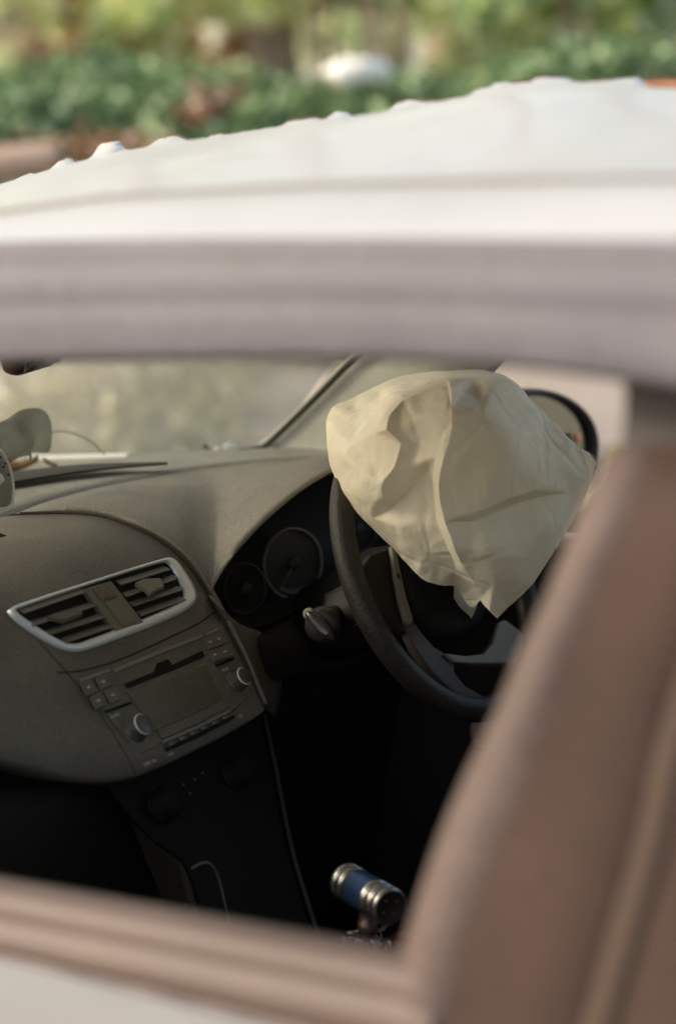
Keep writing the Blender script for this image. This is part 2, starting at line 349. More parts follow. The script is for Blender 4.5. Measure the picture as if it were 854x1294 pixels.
ss = [-400, -120, -40, -15] + [-8 + .25 * i for i in range(65)] + [15, 40, 120, 400]
v, f = grid([[G(d, s, gz(d, s)) for s in ss] for d in ds])
tag(mesh('ground', v, f, gm), kind='structure')

def leaves(name, pts, mat_, size, parent=None, up=.3, seed=1):
    r = random.Random(seed); v = []; f = []
    for p in pts:
        n = Vector((r.gauss(0, 1), r.gauss(0, 1), r.gauss(0, 1) + up)).normalized(); u = n.orthogonal().normalized(); u.rotate(Matrix.Rotation(r.random() * 6.28, 3, n)); w_ = n.cross(u)
        s = size * r.uniform(.6, 1.3); b = len(v)
        v += [p - u * s, p + w_ * s * .5 - u * s * .1 + n * s * .15, p + u * s, p - w_ * s * .5 - u * s * .1 + n * s * .15]; f.append((b, b + 1, b + 2, b + 3))
    me = bpy.data.meshes.new(name); me.from_pydata([tuple(q) for q in v], [], f); me.materials.append(mat_)
    o = bpy.data.objects.new(name, me); link(o, parent); return o
# ivy carpet over the bank
r_ = random.Random(3); pts = []
crest = [(-1.7, .0), (-.9, .0), (0, .0), (2, 0)]
while len(pts) < 60000:
    d = r_.uniform(7.0, 8.9); s = r_.uniform(-4.5, 4.5)
    if noise.noise(Vector((d * .9, s * .8, 7))) < -.32: continue
    if 7.0 < d < 7.6 and -1.25 < s < -.85 + (d - 7) * .2 and r_.random() < .9: continue
    if (s + .42) ** 2 / .03 + (d - 7.42) ** 2 / .06 < 1: continue
    pts.append(G(d, s, gz(d, s) + r_.random() ** 2 * .14 + max(0, noise.noise(Vector((d * 2, s * 2, 1)))) * .16))
tag(leaves('ivy_ground_cover', pts, M['ivy'], .032, up=.9), 'dense dark green ivy carpet over the bank behind the car', 'ivy', kind='stuff')
pts = []
for px_, py_, d_, rs_, n_ in ((274, 124, 7.45, .07, 70), (252, 142, 7.4, .05, 45), (105, 190, 7.0, .13, 110), (160, 180, 7.1, .07, 35), (835, 112, 7.6, .07, 40)):
    c_ = D(px_, py_, d_ / VD.dot(FD)) if 0 else CAM + ray(px_, py_) * (d_ / ray(px_, py_).dot(FD))
    for _ in range(n_): pts.append(c_ + SD * r_.gauss(0, rs_ * .6) + FD * r_.gauss(-.08, .06) + Vector((0, 0, r_.gauss(0, rs_ * .22))))
tag(leaves('fallen_leaves', pts, M['folr'], .03, up=.5, seed=31), 'reddish brown dead leaves caught in patches of the ivy', 'leaves', kind='stuff')
pts = []
while len(pts) < 9000:
    d = r_.uniform(5.4, 7.1); s = r_.uniform(-4, 4)
    if noise.noise(Vector((d * 1.2, s * 1.2, 17))) < .0: continue
    pts.append(G(d, s, gz(d, s) + r_.random() ** 2 * .10))
tag(leaves('dry_grass_tufts', pts, M['grass'], .035, up=.2, seed=8), 'dry pale grass and leaves on the sandy slope below the ivy', 'grass', kind='stuff')

def foliage_pts(c, rx, ry, rz, n, r, clumps=14):
    cs = [(Vector((r.gauss(0, .5) * rx, r.gauss(0, .5) * ry, r.gauss(0, .5) * rz)), r.uniform(.22, .42)) for _ in range(clumps)]
    out = []
    for _ in range(n):
        cc, k = r.choice(cs); q = Vector((r.gauss(0, 1), r.gauss(0, 1), r.gauss(0, 1))).normalized() * r.random() ** .4
        out.append(Vector(c) + cc + Vector((q.x * rx * k, q.y * ry * k, q.z * rz * k)))
    return out
def tree(name, label, dist, px, h, tr, bark, fol, n=1800, crown=(1.5, 1.5, 1.4), lean=0, seed=1, low=None):
    side = (px - 427) / FPX * dist; z0 = gz(dist, side) - .1; base = G(dist, side, z0); r = random.Random(seed)
    t = empty(name, base); path = [Vector((0, 0, h * i / 7)) + SD * (lean * h * i / 7 + r.uniform(-.03, .03) * i) for i in range(8)]
    mb = MB(); mb.tube(path, [tr * (1.15 - .11 * i) for i in range(8)], 12)
    for k in range(6):
        b = path[4 + k % 3]; d = Vector((r.uniform(-1, 1), r.uniform(-1, 1), r.uniform(.3, 1))).normalized()
        mb.tube([b, b + d * .5, b + d * .9 + Vector((0, 0, .2)), b + d * 1.3 + Vector((0, 0, .3))], [tr * .45, tr * .3, tr * .2, tr * .08], 7)
    mb.build('trunk', bark, t)
    leaves('crown', foliage_pts(path[6], *crown, n, r, 22), fol, .085, t, seed=seed)
    return tag(t, label, 'tree')
def shrub(name, label, dist, px, z, rx, rz, fol, n, seed, size=.045, cat_='shrub', group=None):
    side = (px - 427) / FPX * dist; r = random.Random(seed); z0 = gz(dist, side); t = empty(name, G(dist, side, z0)); mb = MB()
    for k in range(5):
        d = Vector((r.uniform(-.5, .5) * rx, r.uniform(-.5, .5) * rx, z - z0)); mb.tube([Vector((0, 0, -.05)), d * .5, d], [.018, .012, .006], 6)
    mb.build('stem', M['bark'], t)
    leaves('foliage', foliage_pts((0, 0, z - z0), rx, rx, rz, int(n * .5), r, 16), fol, size * 1.25, t, seed=seed)
    return tag(t, label, cat_, group)
tree('tree', 'slim tree with pinkish bark at the upper left of the photo', 10.5, 72, 4.5, .09, M['bark'], M['folg'], seed=11, lean=-.05)
tree('tree', 'tree with orange brown bark right of the slim pinkish tree', 9.6, 138, 4.2, .085, M['barko'], M['foly'], seed=12, lean=.02)
tree('tree', 'leaning tree with pink grey trunk above the white sack', 10.0, 380, 4.8, .10, M['bark'], M['folg'], seed=13, lean=-.08)
tree('tree', 'tall dark trunked tree deep behind the other trees at centre right', 14, 600, 6.5, .15, M['bark'], M['fold'], seed=14, crown=(2.2, 2.2, 2), n=2600)
tree('tree', 'tall tree far behind at the upper right corner', 16, 800, 7, .16, M['bark'], M['folg'], seed=15, crown=(2.4, 2.4, 2), n=2600, lean=.04)
tree('tree', 'tall tree far behind at the upper left corner', 15, 0, 7, .16, M['bark'], M['fold'], seed=16, crown=(2.4, 2.4, 2), n=2600)
sh = [(9.4, 20, 1.95, .50, .34, 'foly', 2600, 'yellow green shrub at the far left above the ivy'),
      (10.2, 120, 2.0, .5, .4, 'folp', 1500, 'pale blossoming shrub between the two slim trees'),
      (9.8, 200, 1.9, .42, .3, 'foly', 1800, 'bright yellow green shrub right of the orange barked tree'),
      (10.5, 280, 1.95, .45, .34, 'folo', 1300, 'orange brown dry shrub left of the leaning tree'),
      (11.5, 330, 2.1, .5, .4, 'folp', 1500, 'pale shrub behind the orange brown dry shrub'),
      (9.6, 440, 1.95, .34, .26, 'foly', 1500, 'small sunlit shrub right above the white sack'),
      (9.2, 520, 1.93, .42, .34, 'folg', 2600, 'mid green shrub right of the white sack'),
      (10.4, 610, 2.0, .50, .38, 'folg', 2600, 'dark green shrub at centre right behind the roof'),
      (9.7, 680, 1.98, .46, .34, 'foly', 2300, 'yellow green shrub left of the dense shrub at the upper right'),
      (9.2, 780, 1.92, .50, .32, 'folg', 2800, 'dense green shrub at the upper right'),
      (12.5, 760, 2.3, .9, .5, 'foly', 2600, 'wide sunlit shrub behind the dense shrub at upper right'),
      (12.5, 480, 2.3, .9, .5, 'foly', 2200, 'wide sunlit shrub behind the one above the sack'),
      (13, 180, 2.4, 1.0, .6, 'folg', 2600, 'wide green shrub far behind the slim trees'),
      (9.0, 870, 1.85, .40, .30, 'folg', 2200, 'dark shrub at the right edge of the photo')]
for i, (d, px, z, rx, rz, fm, n, lb) in enumerate(sh):
    shrub('shrub', lb, d, px, z, rx, rz, M[fm], n, 40 + i)
# far wood that reads as one mass
pts = []
while len(pts) < 9000:
    d = r_.uniform(18, 30); s = r_.uniform(-9, 9); z = r_.uniform(1.3, 8)
    if noise.noise(Vector((d * .3, s * .5, z * .6))) < .08: continue
    pts.append(G(d, s, z))
tag(leaves('distant_wood', pts, M['foly'], .13, seed=5), 'mass of sunlit woodland foliage far behind the trees', 'wood', kind='stuff')

# white sack, log, stones on the bank
sk = MB(); c0 = D(448, 89, 7.75); v = []
rows = []
for j in range(9):
    th = math.pi * j / 8; row = []
    for i in range(18):
        a = 2 * math.pi * i / 18; q = SD * (.105 * math.cos(a) * math.sin(th) ** .6) + FD * (.07 * math.sin(a) * math.sin(th)) + Vector((0, 0, .048 * math.cos(th)))
        row.append(c0 + q * (1 + .7 * noise.noise(q * 16 + Vector((5, 2, 1)))))
    rows.append(row)
v, f = grid(rows, True); tag(mesh('plastic_sack', v, f, M['sack'], sub=1), 'crumpled white plastic sack lying on the ivy crest below the trees', 'sack')
lc = D(20, 205, 6.75); lg = MB(); pth = [lc + SD * (x * .42) + Vector((0, 0, .015 * math.sin(x * 3))) + FD * .04 * x for x in (-2.6, -2, -1.2, -.5, 0, .15, .29)]
lg.tube(pth, [.055, .058, .052, .05, .048, .045, .04], 14); lgo = lg.build('fallen_log', M['log'], bevel=.006); tag(lgo, 'tan fallen log at the foot of the ivy bank, left edge', 'log')

# ------------------------------------------------------------------ the car
car = empty('hatchback_car'); tag(car, 'white crashed hatchback with dusty brown door frame and deployed airbag', 'car')
SPN = Vector((.52, 0, -.14)).normalized()     # side of the car leans inwards; positive offset = outwards
def SP(off=0): return (Vector((-.74, 0, .95)) - SPN * off, SPN)
def S(px, py, off=0): return P(px, py, pl=SP(off - max(0, 680 - py) ** 2 * .0000026 if 540 < py < 680 else off))

# roof -------------------------------------------------
jag = [(-500, 380), (-250, 310), (-100, 262), (0, 234), (40, 222), (68, 214), (74, 203), (92, 204), (97, 210), (116, 203), (124, 186), (152, 181), (158, 190), (184, 188), (200, 176), (222, 171), (240, 178),
       (262, 176), (300, 168), (360, 158), (416, 150), (422, 141), (440, 142), (448, 151), (486, 147), (500, 132), (516, 126), (540, 129), (590, 126), (600, 114), (640, 106), (690, 101), (740, 104), (798, 99),
       (808, 102), (818, 113), (854, 114), (1000, 108), (1250, 112), (1700, 150), (2400, 260)]
jag0 = jag; jag = []
for x_ in range(-500, 2400, 4):
    q_ = noise.noise(Vector((x_ * .05, 1.3, 0))); h_ = noise.noise(Vector((x_ * .17, 4.1, 0)))
    jag.append((x_, interp(x_, jag0) + (1.8 * h_ if q_ > -.1 else .6 * h_) - (3.5 if noise.noise(Vector((x_ * .031, 7.7, 0))) > .22 else 0)))
groove = [(-500, 352), (-200, 298), (0, 272), (150, 252), (400, 238), (620, 233), (854, 229), (1200, 235), (1700, 265), (2400, 330)]
edge = [(-500, 372), (-200, 328), (0, 310), (200, 305), (427, 302), (854, 305), (1200, 318), (1700, 350), (2400, 420)]
NY = 1400
def at_y(rowpts, X):
    """row of 3-D points on plane X, linear resample by pixel x"""
    out = []
    for i in range(NY):
        px = -500 + 2900 * i / (NY - 1); out.append(P(px, interp(px, rowpts), X=X))
    return out
E0 = at_y(edge, -.615); G0 = at_y(groove, -.53); J = at_y(jag, .04)
bis = {}
def by_y(row, y):
    import bisect
    k = bis.get(id(row))
    if k is None: k = bis[id(row)] = [-p.y for p in row]
    j = bisect.bisect_left(k, -y)
    if 0 < j < len(row): a, b = row[j - 1], row[j]; return lerp(a.z, b.z, (y - a.y) / (b.y - a.y - 1e-12))
    if y >= row[0].y: return row[0].z + (row[0].z - row[5].z) / (row[0].y - row[5].y) * (y - row[0].y)
    for a, b in zip(row, row[1:]):
        if b.y <= y <= a.y: return lerp(a.z, b.z, (y - a.y) / (b.y - a.y + 1e-9))
    return row[-1].z
ys = [.30 - i * (2.3 / 1300) for i in range(1301)]
def smooth(a, k): return [sum(a[max(0, i - k):i + k + 1]) / len(a[max(0, i - k):i + k + 1]) for i in range(len(a))]
zj = [by_y(J, y) for y in ys]; zs = smooth(smooth(zj, 40), 30); zg = smooth([by_y(G0, y) for y in ys], 20); ze = smooth([by_y(E0, y) for y in ys], 20)
ze = [min(e, g - .004) for e, g in zip(ze, zg)]
def front(y, X): return y - .28 * abs(X / .57) ** 2.2 * max(0, min(1, (y + .9) / 1.2))
PXS = [-500 + 2 * i for i in range(1450)]
sjag = smooth(smooth([interp(x, jag) for x in PXS], 45), 35); RY = {}
def pxs(X, yy=lambda x: 240):
    yf = .34 - .34 * (abs(X) / .58) ** 2.2; a, b = -3000, 1500
    for _ in range(30):
        m_ = (a + b) / 2
        if P(m_, yy(m_), X=X).y > yf: a = m_
        else: b = m_
    return [b + (2400 - b) * i / 1449 for i in range(1450)]
def sj(x): return lerp(*[sjag[max(0, min(1449, int((x + 500) // 2) + k))] for k in (0, 1)], ((x + 500) / 2) % 1)
def rrow(X, g, dy=0, jk=0):
    PX_ = pxs(X, lambda x: lerp(interp(x, groove), sj(x), g))
    return [P(x, lerp(interp(x, groove), sj(x) + jk * (interp(x, jag) - sj(x)), g) + dy + (1.2 * noise.noise(Vector((x * .012, X * 12, 0))) if 0 < g < .95 else 0), X=X) for x in PX_]
rows = [rrow(X, g, dy, jk) for X, g, dy, jk in [(-.53, 0, 0, 0), (-.52, .05, 0, 0), (-.49, .16, 0, 0), (-.43, .34, 0, 0), (-.36, .52, 0, 0), (-.28, .68, 0, 0), (-.20, .81, 0, 0), (-.12, .91, 0, 0), (-.05, .97, 0, 0), (.0, 1, 3, .1), (.02, 1, 1, .6), (.032, 1, 0, 1), (.040, 1, 2, 1)]]
v, f = grid(rows); mesh('roof', v, f, M['white'], car, solid=.0012, off=-1)
def rust(i, x): return -2.2 if noise.noise(Vector((x * .014, 0, 9))) > .02 else 3
rows = [[P(x, (interp(x, jag) + rust(0, x)) if dy is None else sj(x) + dy, X=X) for x in pxs(X, sj)] for X, dy in ((.046, None), (.06, 4), (.085, 6))]
rowsF = [[P(x, sj(x) + dy, X=X) for x in pxs(X, sj)] for X, dy in ((.084, 6.5), (.3, 12), (.52, 28), (.61, 40))]
v, f = grid([r[::8] for r in rowsF]); mesh('roof', v, f, M['white'], car, solid=.0012, off=-1)
v, f = grid(rows); o = mesh('torn_roof_skin', v, f, M['rust'], car, solid=.0012, off=-1); o['label'] = 'rusty torn edge of the roof skin'
rows = [[Vector((-.52, y, zg[i])) for i, y in enumerate(ys)], [Vector((-.524, y, zg[i] - .007)) for i, y in enumerate(ys)], [Vector((-.534, y, zg[i] - .007)) for i, y in enumerate(ys)], [Vector((-.538, y, zg[i] + .001)) for i, y in enumerate(ys)],
        [Vector((-.56, y, lerp(zg[i], ze[i], .22))) for i, y in enumerate(ys)], [Vector((-.59, y, lerp(zg[i], ze[i], .55))) for i, y in enumerate(ys)], [Vector((-.615, y, ze[i])) for i, y in enumerate(ys)], [Vector((-.6155, y, ze[i] - .001)) for i, y in enumerate(ys)]]
v, f = grid(rows); mesh('roof_rail', v, f, M['white'], car, solid=.001, off=-1)
rows = [[Vector((X, y - .01, z(i) - .035)) for i, y in enumerate(ys)] for X, z in [(-.60, lambda i: ze[i] + .005), (-.45, lambda i: zg[i]), (-.2, lambda i: zs[i] - .01), (.05, lambda i: zs[i] - .008), (.3, lambda i: zs[i] - .03), (.59, lambda i: ze[i] + .005)]]
v, f = grid([r[::20] for r in rows]); mesh('headliner', v, f, M['head'], car, solid=.01)
MB().tube([Vector((-.532, y, zg[i] + .0015)) for i, y in enumerate(ys)][::10], .0036, 8).build('groove_shade_line', mat('grey_groove_shade', (.16, .145, .13), .7), car)  # grey tube added to draw the roof groove's shade as a dark line
# little lifted paint flakes on the torn edge
plate('paint_flake', [P(a, b, X=.07) for a, b in ((812, 103), (850, 100), (872, 104), (868, 120), (815, 122))], .004, (1, 0, .2), M['rust'], car)['label'] = 'rusty orange flake at the right end of the torn roof edge'

# near front door: header, frame strip, sill, panel
door = empty('front_door', (0, 0, 0), car)
def hrow(y0, off, droop=None):
    base = [(-240, y0 + 22), (-100, y0 + 10), (0, y0 + 5), (200, y0 + 1), (427, y0), (640, y0 + 1), (854, y0 + 3), (1000, y0 + 7), (1250, y0 + 20), (1700, y0 + 49), (2300, y0 + 107)]
    if droop: base = [(a, b + interp(a, droop)) for a, b in base]
    return [S(a, b, off) for a, b in base]
dr = [(430, 0), (640, 8), (854, 34), (1000, 60)]
dr2 = [(430, 0), (854, 12), (1000, 20)]
hrows = [hrow(301, .0155), hrow(307, .016), hrow(318, .016), hrow(334, .015), hrow(350, .0155, dr2), hrow(366, .0145, dr2), hrow(378, .0125, dr2), hrow(388, .0115, dr2), hrow(400, .0113, dr2), hrow(416, .0095, dr), hrow(436, .006, dr), hrow(449, .000, dr), hrow(453, -.03, dr)]
loft('window_frame', hrows, M['frame'], door, n=110, solid=.003, smoothrows=60)
# frame strip running down the rear edge of the door window
LE = [(770, 566), (762, 590), (745, 622), (724, 672), (690, 757), (656, 832), (626, 906), (588, 985), (555, 1065), (517, 1180), (492, 1294), (465, 1420), (420, 1600)]
RE = [(822, 566), (813, 592), (802, 622), (784, 672), (750, 755), (714, 838), (690, 905), (660, 1000), (624, 1080), (585, 1190), (560, 1300), (530, 1420), (490, 1600)]
def mid(a, b, t): return [(lerp(p[0], q[0], t), lerp(p[1], q[1], t)) for p, q in zip(a, b)]
st = [(0, -.035), (0, -.016), (.12, -.006), (.35, .000), (.6, .0005), (.85, -.0015), (1, -.0035), (1.02, -.0042)]
loft('window_frame', [[S(x, y, o_) for x, y in mid(LE, RE, t)] for t, o_ in st], M['brownl'], door, n=70, solid=.003, smoothrows=40)['label'] = 'pinkish rear upright of the window frame'
loft('window_frame', [[S(x, y, o_) for x, y in [(780, 462), (820, 478), (900, 490), (1000, 500)]] for x0, o_ in ((0, -.04), (0, -.02))], M['brownd'], door, n=10)
# door pillar behind it
PL = [(x - 8, y) for x, y in RE]
PR = [(990, 548), (966, 600), (938, 650), (905, 720), (872, 800), (850, 870), (826, 950), (802, 1060), (768, 1180), (733, 1300), (705, 1420), (660, 1600)]
loft('door_pillar', [[S(x, y, o_) for x, y in mid(PL, PR, t)] for t, o_ in ((0, -.0045), (.04, -.004), (.3, -.0038), (.7, -.004), (1.0, -.009), (1.03, -.02))], M['brown'], car, n=70, solid=.004, smoothrows=30)
rear = empty('rear_door', (0, 0, 0), car)
loft('door_pillar', [[S(x, y, o_) for x, y in ((786, 440), (900, 440), (1100, 440), (1400, 440))] if k == 0 else [S(x, y, o_) for x, y in ((790, 520), (900, 530), (1100, 540), (1400, 560))] if k == 1 else [S(x, y, o_) for x, y in ((772, 640), (900, 650), (1100, 660), (1400, 680))] for k, o_ in ((0, -.05), (1, -.045), (2, -.02))], M['recess'], car, n=20, smoothrows=8, solid=.004)  # dark sheet carrying the painted shade at the top of the pillar

RL = mid(PL, PR, 1.0); RR = [(x + 44, y + 4) for x, y in RL]
loft('window_frame', [[S(x, y, o_) for x, y in mid(RL, RR, t)] for t, o_ in ((.0, -.012), (.03, -.008), (.25, -.004), (.55, -.0025), (.85, -.004), (1, -.007))], M['brownl2'], rear, n=70, solid=.003, smoothrows=30)
loft('door_pillar', [[S(x + d_, y, o_) for x, y in RL] for d_, o_ in ((42, -.012), (44, -.007), (160, -.006), (260, -.012), (264, -.03))], M['brown'], rear, n=60, solid=.003)
# sill rows, pixel lines of the belt of the door
def srow(y0, sl, off): return [S(x, y0 + sl * x + 0.000012 * x * x, off) for x in (-900, -500, -200, 0, 150, 300, 420, 500, 545)]
sr = [(1111, .176, -.06), (1113, .178, -.03), (1120, .182, -.012), (1134, .186, -.002), (1150, .19, .001), (1160, .19, -.001), (1170, .195, .000), (1182, .20, .004), (1192, .205, .004), (1201, .22, .001), (1206, .235, -.006)]
loft('window_sill', [srow(*a) for a in sr], M['sill'], door, n=60, solid=.003, smoothrows=44)
loft('weather_strip', [srow(1203, .24, -.004), srow(1206, .242, .002), srow(1212, .25, .002), srow(1214, .252, -.006)], M['framed'], door, n=40, solid=.002)
w0 = [S(x, 1213 + .255 * x, .002) for x in (-900, -500, -200, 0, 150, 300, 450, 600, 680)]
def down(row, z, dx): return [Vector((p.x + dx, p.y, z if z < 2 else p.z - (z - 2))) for p in row]
w1 = [p + Vector((-.012, 0, -.012)) for p in w0]; w2 = [p + Vector((-.035, 0, -.06)) for p in w0]
w3 = [Vector((-.83, p.y, .78)) for p in w0]; w4 = [Vector((-.835, p.y, .6)) for p in w0]; w5 = [Vector((-.82, p.y, .42)) for p in w0]; w6 = [Vector((-.80, p.y, .28)) for p in w0]
loft('door_panel', [w0, w1, w2, w3, w4, w5, w6], M['white_body'], door, n=60, solid=.003, smoothrows=40)
# inner door trim
loft('door_trim', [[Vector((-.66, y, z)) for y in (.45, 0, -.3, -.66)] for z in (.965, .8, .6, .35)], M['dark'], door, n=20, solid=.01)
# handle recess on the door outside
hd = MB(); hd.box((-.845, -.52, .80), .03, .16, .03); hd.build('handle', M['white_body'], door, bevel=.01)
# rear door and quarter, simple but real
yb = (-.82, -1.0, -1.3, -1.6)
loft('door_panel', [[Vector((x, y, z)) for y in yb] for x, z in ((-.735, .965), (-.77, .95), (-.80, .88), (-.83, .74), (-.83, .55), (-.80, .28))], M['white_body'], rear, n=20, solid=.003, smoothrows=24)
hd = MB(); hd.box((-.845, -1.42, .82), .03, .16, .03); hd.build('handle', M['white_body'], rear, bevel=.01)
loft('window_glass', [[Vector((-.70, y, .98)) for y in (-.9, -1.2, -1.55)], [Vector((-.60, y, 1.40)) for y in (-.85, -1.2, -1.5)]], M['glass'], rear, n=8, solid=.004)
for sgn in (-1, 1):
    loft('quarter_panel', [[Vector((sgn * x, y, z)) for y in (-1.62, -1.8, -2.05)] for x, z in ((.60, 1.44), (.66, 1.2), (.74, .98), (.80, .88), (.83, .7), (.80, .28))], M['white_body'], car, n=12, solid=.003, smoothrows=20)
loft('tailgate', [[Vector((x, -2.05 - (1.44 - z) * .12, z)) for x in (-.6 - (1.44 - z) * .2, -.2, .2, .6 + (1.44 - z) * .2)] for z in (1.47, 1.42)], M['white_body'], car, n=12, solid=.01)
loft('tailgate', [[Vector((x, -2.06 - (1.44 - z) * .12, z)) for x in (-.72, -.2, .2, .72)] for z in (1.0, .8, .4, .28)], M['white_body'], car, n=12, solid=.01)
loft('rear_window', [[Vector((x, -2.06 - (1.44 - z) * .12, z)) for x in (-.6 - (1.44 - z) * .15, 0, .6 + (1.44 - z) * .15)] for z in (1.42, 1.2, 1.0)], M['glass'], car, n=10, solid=.004)

# windscreen
base = [(.668, .485, 1.066), (.60, .63, 1.068), (.50, .79, 1.07), (.3, .92, 1.075), (0, .97, 1.08), (-.3, .92, 1.075), (-.50, .79, 1.07), (-.60, .63, 1.068), (-.668, .485, 1.066)]
top = [(.58, .0, 1.405), (.52, .08, 1.42), (.42, .17, 1.435), (.22, .29, 1.445), (0, .33, 1.45), (-.22, .29, 1.445), (-.42, .17, 1.435), (-.52, .08, 1.42), (-.58, .0, 1.405)]
midr = [tuple((Vector(a) * .5 + Vector(b) * .5 + Vector((0, .03, .025)))) for a, b in zip(base, top)]
ws = loft('windscreen', [base, midr, top], M['wind'], car, n=60, smoothrows=16, solid=.004)
# gasket line, traced where it shows: curve at the foot then straight up the pillar
gp = [P(300, 571, Z=1.085), P(318, 569, Z=1.085), P(334, 564, X=.610), P(348, 552, X=.602), P(375, 526, X=.587), P(405, 496, X=.570), P(440, 460, X=.552), P(480, 420, X=.535), P(520, 382, X=.52)]
mb = MB(); mb.tube(cat(gp, 50), .0042, 8); mb.build('windscreen_gasket', M['seam'], ws)
# driver side pillar trim (right of the gasket)
pl_l = [P(332, 572, X=.645), P(347, 552, X=.640), P(374, 527, X=.625), P(404, 497, X=.608), P(439, 461, X=.590), P(518, 384, X=.56)]
pl_r = [P(520, 600, X=.60), P(540, 570, X=.60), P(560, 540, X=.59), P(590, 505, X=.58), P(620, 470, X=.57), P(680, 400, X=.55)]
pl_m = [(a * .5 + b * .5) + Vector((-.02, -.03, .0)) for a, b in zip(pl_l, pl_r)]
loft('windscreen_pillar', [pl_l, pl_m, pl_r], M['trimA'], car, n=30, smoothrows=14, solid=.02, off=-1)
loft('windscreen_pillar', [[Vector((-p[0] - .0, p[1] - .0, p[2])) for p in [(.675, .49, 1.05), (.64, .3, 1.2), (.585, .0, 1.41)]], [Vector((-p[0] - .02, p[1] - .05, p[2])) for p in [(.70, .49, 1.03), (.65, .3, 1.19), (.60, .0, 1.40)]],
      [Vector((-p[0], p[1] - .09, p[2])) for p in [(.69, .46, 1.0), (.64, .29, 1.16), (.59, -.02, 1.37)]]], M['frame'], car, n=24, smoothrows=10, solid=.02)
# bonnet, wings, wheels, floor
hb = [[Vector((x, .50 + .50 * (1 - (abs(x) / .72) ** 2.4) + .02, 1.035)) for x in (-.72, -.6, -.3, 0, .3, .6, .72)]] + [[Vector((x, y - .14 * (x / .72) ** 2, z - .03 * (x / .72) ** 2)) for x in (-.74, -.6, -.3, 0, .3, .6, .74)] for y, z in ((1.25, 1.0), (1.5, .93), (1.72, .80), (1.78, .66))]
loft('bonnet', hb, M['white_body'], car, n=30, smoothrows=20, solid=.01, off=-1)
for sgn in (-1, 1):
    loft('wing', [[Vector((sgn * x, y, z - .1 * max(0, y - 1.2))) for y in (.48, .8, 1.2, 1.55, 1.72)] for x, z in ((.73, 1.0), (.79, .93), (.82, .8), (.82, .62))], M['white_body'], car, n=20, smoothrows=12, solid=.004)
mb = MB(); mb.box((0, 1.70, .48), 1.5, .22, .4); mb.build('bumper', M['white_body'], car, bevel=.07)
for x in (-.74, .74):
    for y in (1.12, -1.42):
        wh = empty('wheel', (x, y, .29), car); s_ = -1 if x < 0 else 1
        MB().lathe((0, 0, 0), (s_, 0, 0), [(.19, -.08), (.27, -.085), (.29, -.06), (.29, .06), (.27, .085), (.19, .08), (.19, -.08)], 36).build('tyre', M['tyre'], wh)
        m2 = MB().lathe((0, 0, 0), (s_, 0, 0), [(.19, .06), (.17, .05), (.16, .0), (.05, .03), (.04, .05), (0, .05)], 36); m2.build('rim', M['silverd'], wh)
mb = MB(); mb.box((0, -.35, .22), 1.52, 3.2, .06); mb.build('floor_pan', M['black'], car)
mb = MB(); mb.box((0, -2.0, .6), 1.4, .06, .7); mb.build('boot_wall', M['dark'], car)
mb = MB(); mb.box((0, .62, .60), 1.40, .06, .80); mb.build('bulkhead', M['black'], car)

# far (driver) door
fd = empty('driver_door', (0, 0, 0), car)
loft('door_trim', [[Vector((x, y, z)) for y in (.50, .2, -.2, -.8)] for x, z in ((.66, .99), (.655, .95), (.65, .8), (.63, .6), (.63, .3))], M['dark'], fd, n=20, smoothrows=14, solid=.02, off=-1)
loft('door_panel', [[Vector((x, y, z)) for y in (.50, .2, -.2, -.8)] for x, z in ((.72, .99), (.76, .95), (.81, .85), (.83, .65), (.80, .28))], M['white_body'], fd, n=20, smoothrows=14, solid=.004)
mb = MB(); mb.box((.695, -.15, .995), .05, 1.28, .018); mb.build('window_sill', M['sill'], fd, bevel=.005)
a = P(660, 935, X=.56); mb = MB(); mb.box(a + Vector((.04, -.1, 0)), .09, .36, .04); mb.build('armrest', M['beige'], fd, bevel=.015)
q = P(722, 684, X=.60); mb = MB(); mb.box(q, .03, .09, .018); mb.build('belt_highlight', M['white'], fd, bevel=.006)  # white bar added as the painted highlight of the door's belt strip
loft('door_panel', [[Vector((x, y, z)) for y in (-.85, -1.2, -1.6)] for x, z in ((.70, .98), (.77, .95), (.83, .7), (.80, .28))], M['white_body'], car, n=12, smoothrows=12, solid=.02)
loft('door_pillar', [[Vector((x, y, z)) for y in (-.74, -.86)] for x, z in ((.57, 1.43), (.66, 1.1), (.68, .9))], M['trimA'], car, n=4, solid=.03)
loft('window_frame', [[Vector((x, y, z)) for y in (.02, -.3, -.8, -1.6)] for x, z in ((.60, 1.455), (.605, 1.42), (.59, 1.40))], M['frame'], fd, n=12, solid=.01)

# side mirror outside the driver door
sm = empty('side_mirror', (0, 0, 0), car); XM = .93
mo = [(640, 500), (655, 492), (680, 489), (705, 494), (728, 506), (746, 524), (756, 548), (757, 575), (752, 605), (735, 630), (700, 645), (650, 640), (610, 615), (595, 570), (610, 525)]
YM = P(720, 540, X=XM).y
MO = [P(x, y, Y=YM) for x, y in mo]; cen = sum(MO, Vector()) / len(MO)
mrings = [[cen + (p - cen) * .84 + Vector((0, .012, 0)) for p in MO], [cen + (p - cen) * .86 + Vector((0, -.002, 0)) for p in MO], [cen + (p - cen) * .93 + Vector((0, -.008, 0)) for p in MO], [p for p in MO], [cen + (p - cen) * .99 + Vector((0, .03, 0)) for p in MO], [cen + (p - cen) * .85 + Vector((0, .07, 0)) for p in MO], [cen + (p - cen) * .45 + Vector((0, .10, 0)) for p in MO], [cen + (p - cen) * .02 + Vector((0, .105, 0)) for p in MO]]
v, f = grid(mrings, True); mesh('housing', v, f, M['dark'], sm, sub=2)
plate('mirror_glass', [cen + (p - cen) * .87 + Vector((0, .006, 0)) for p in MO], .003, (0, -1, 0), M['mirror'], sm)
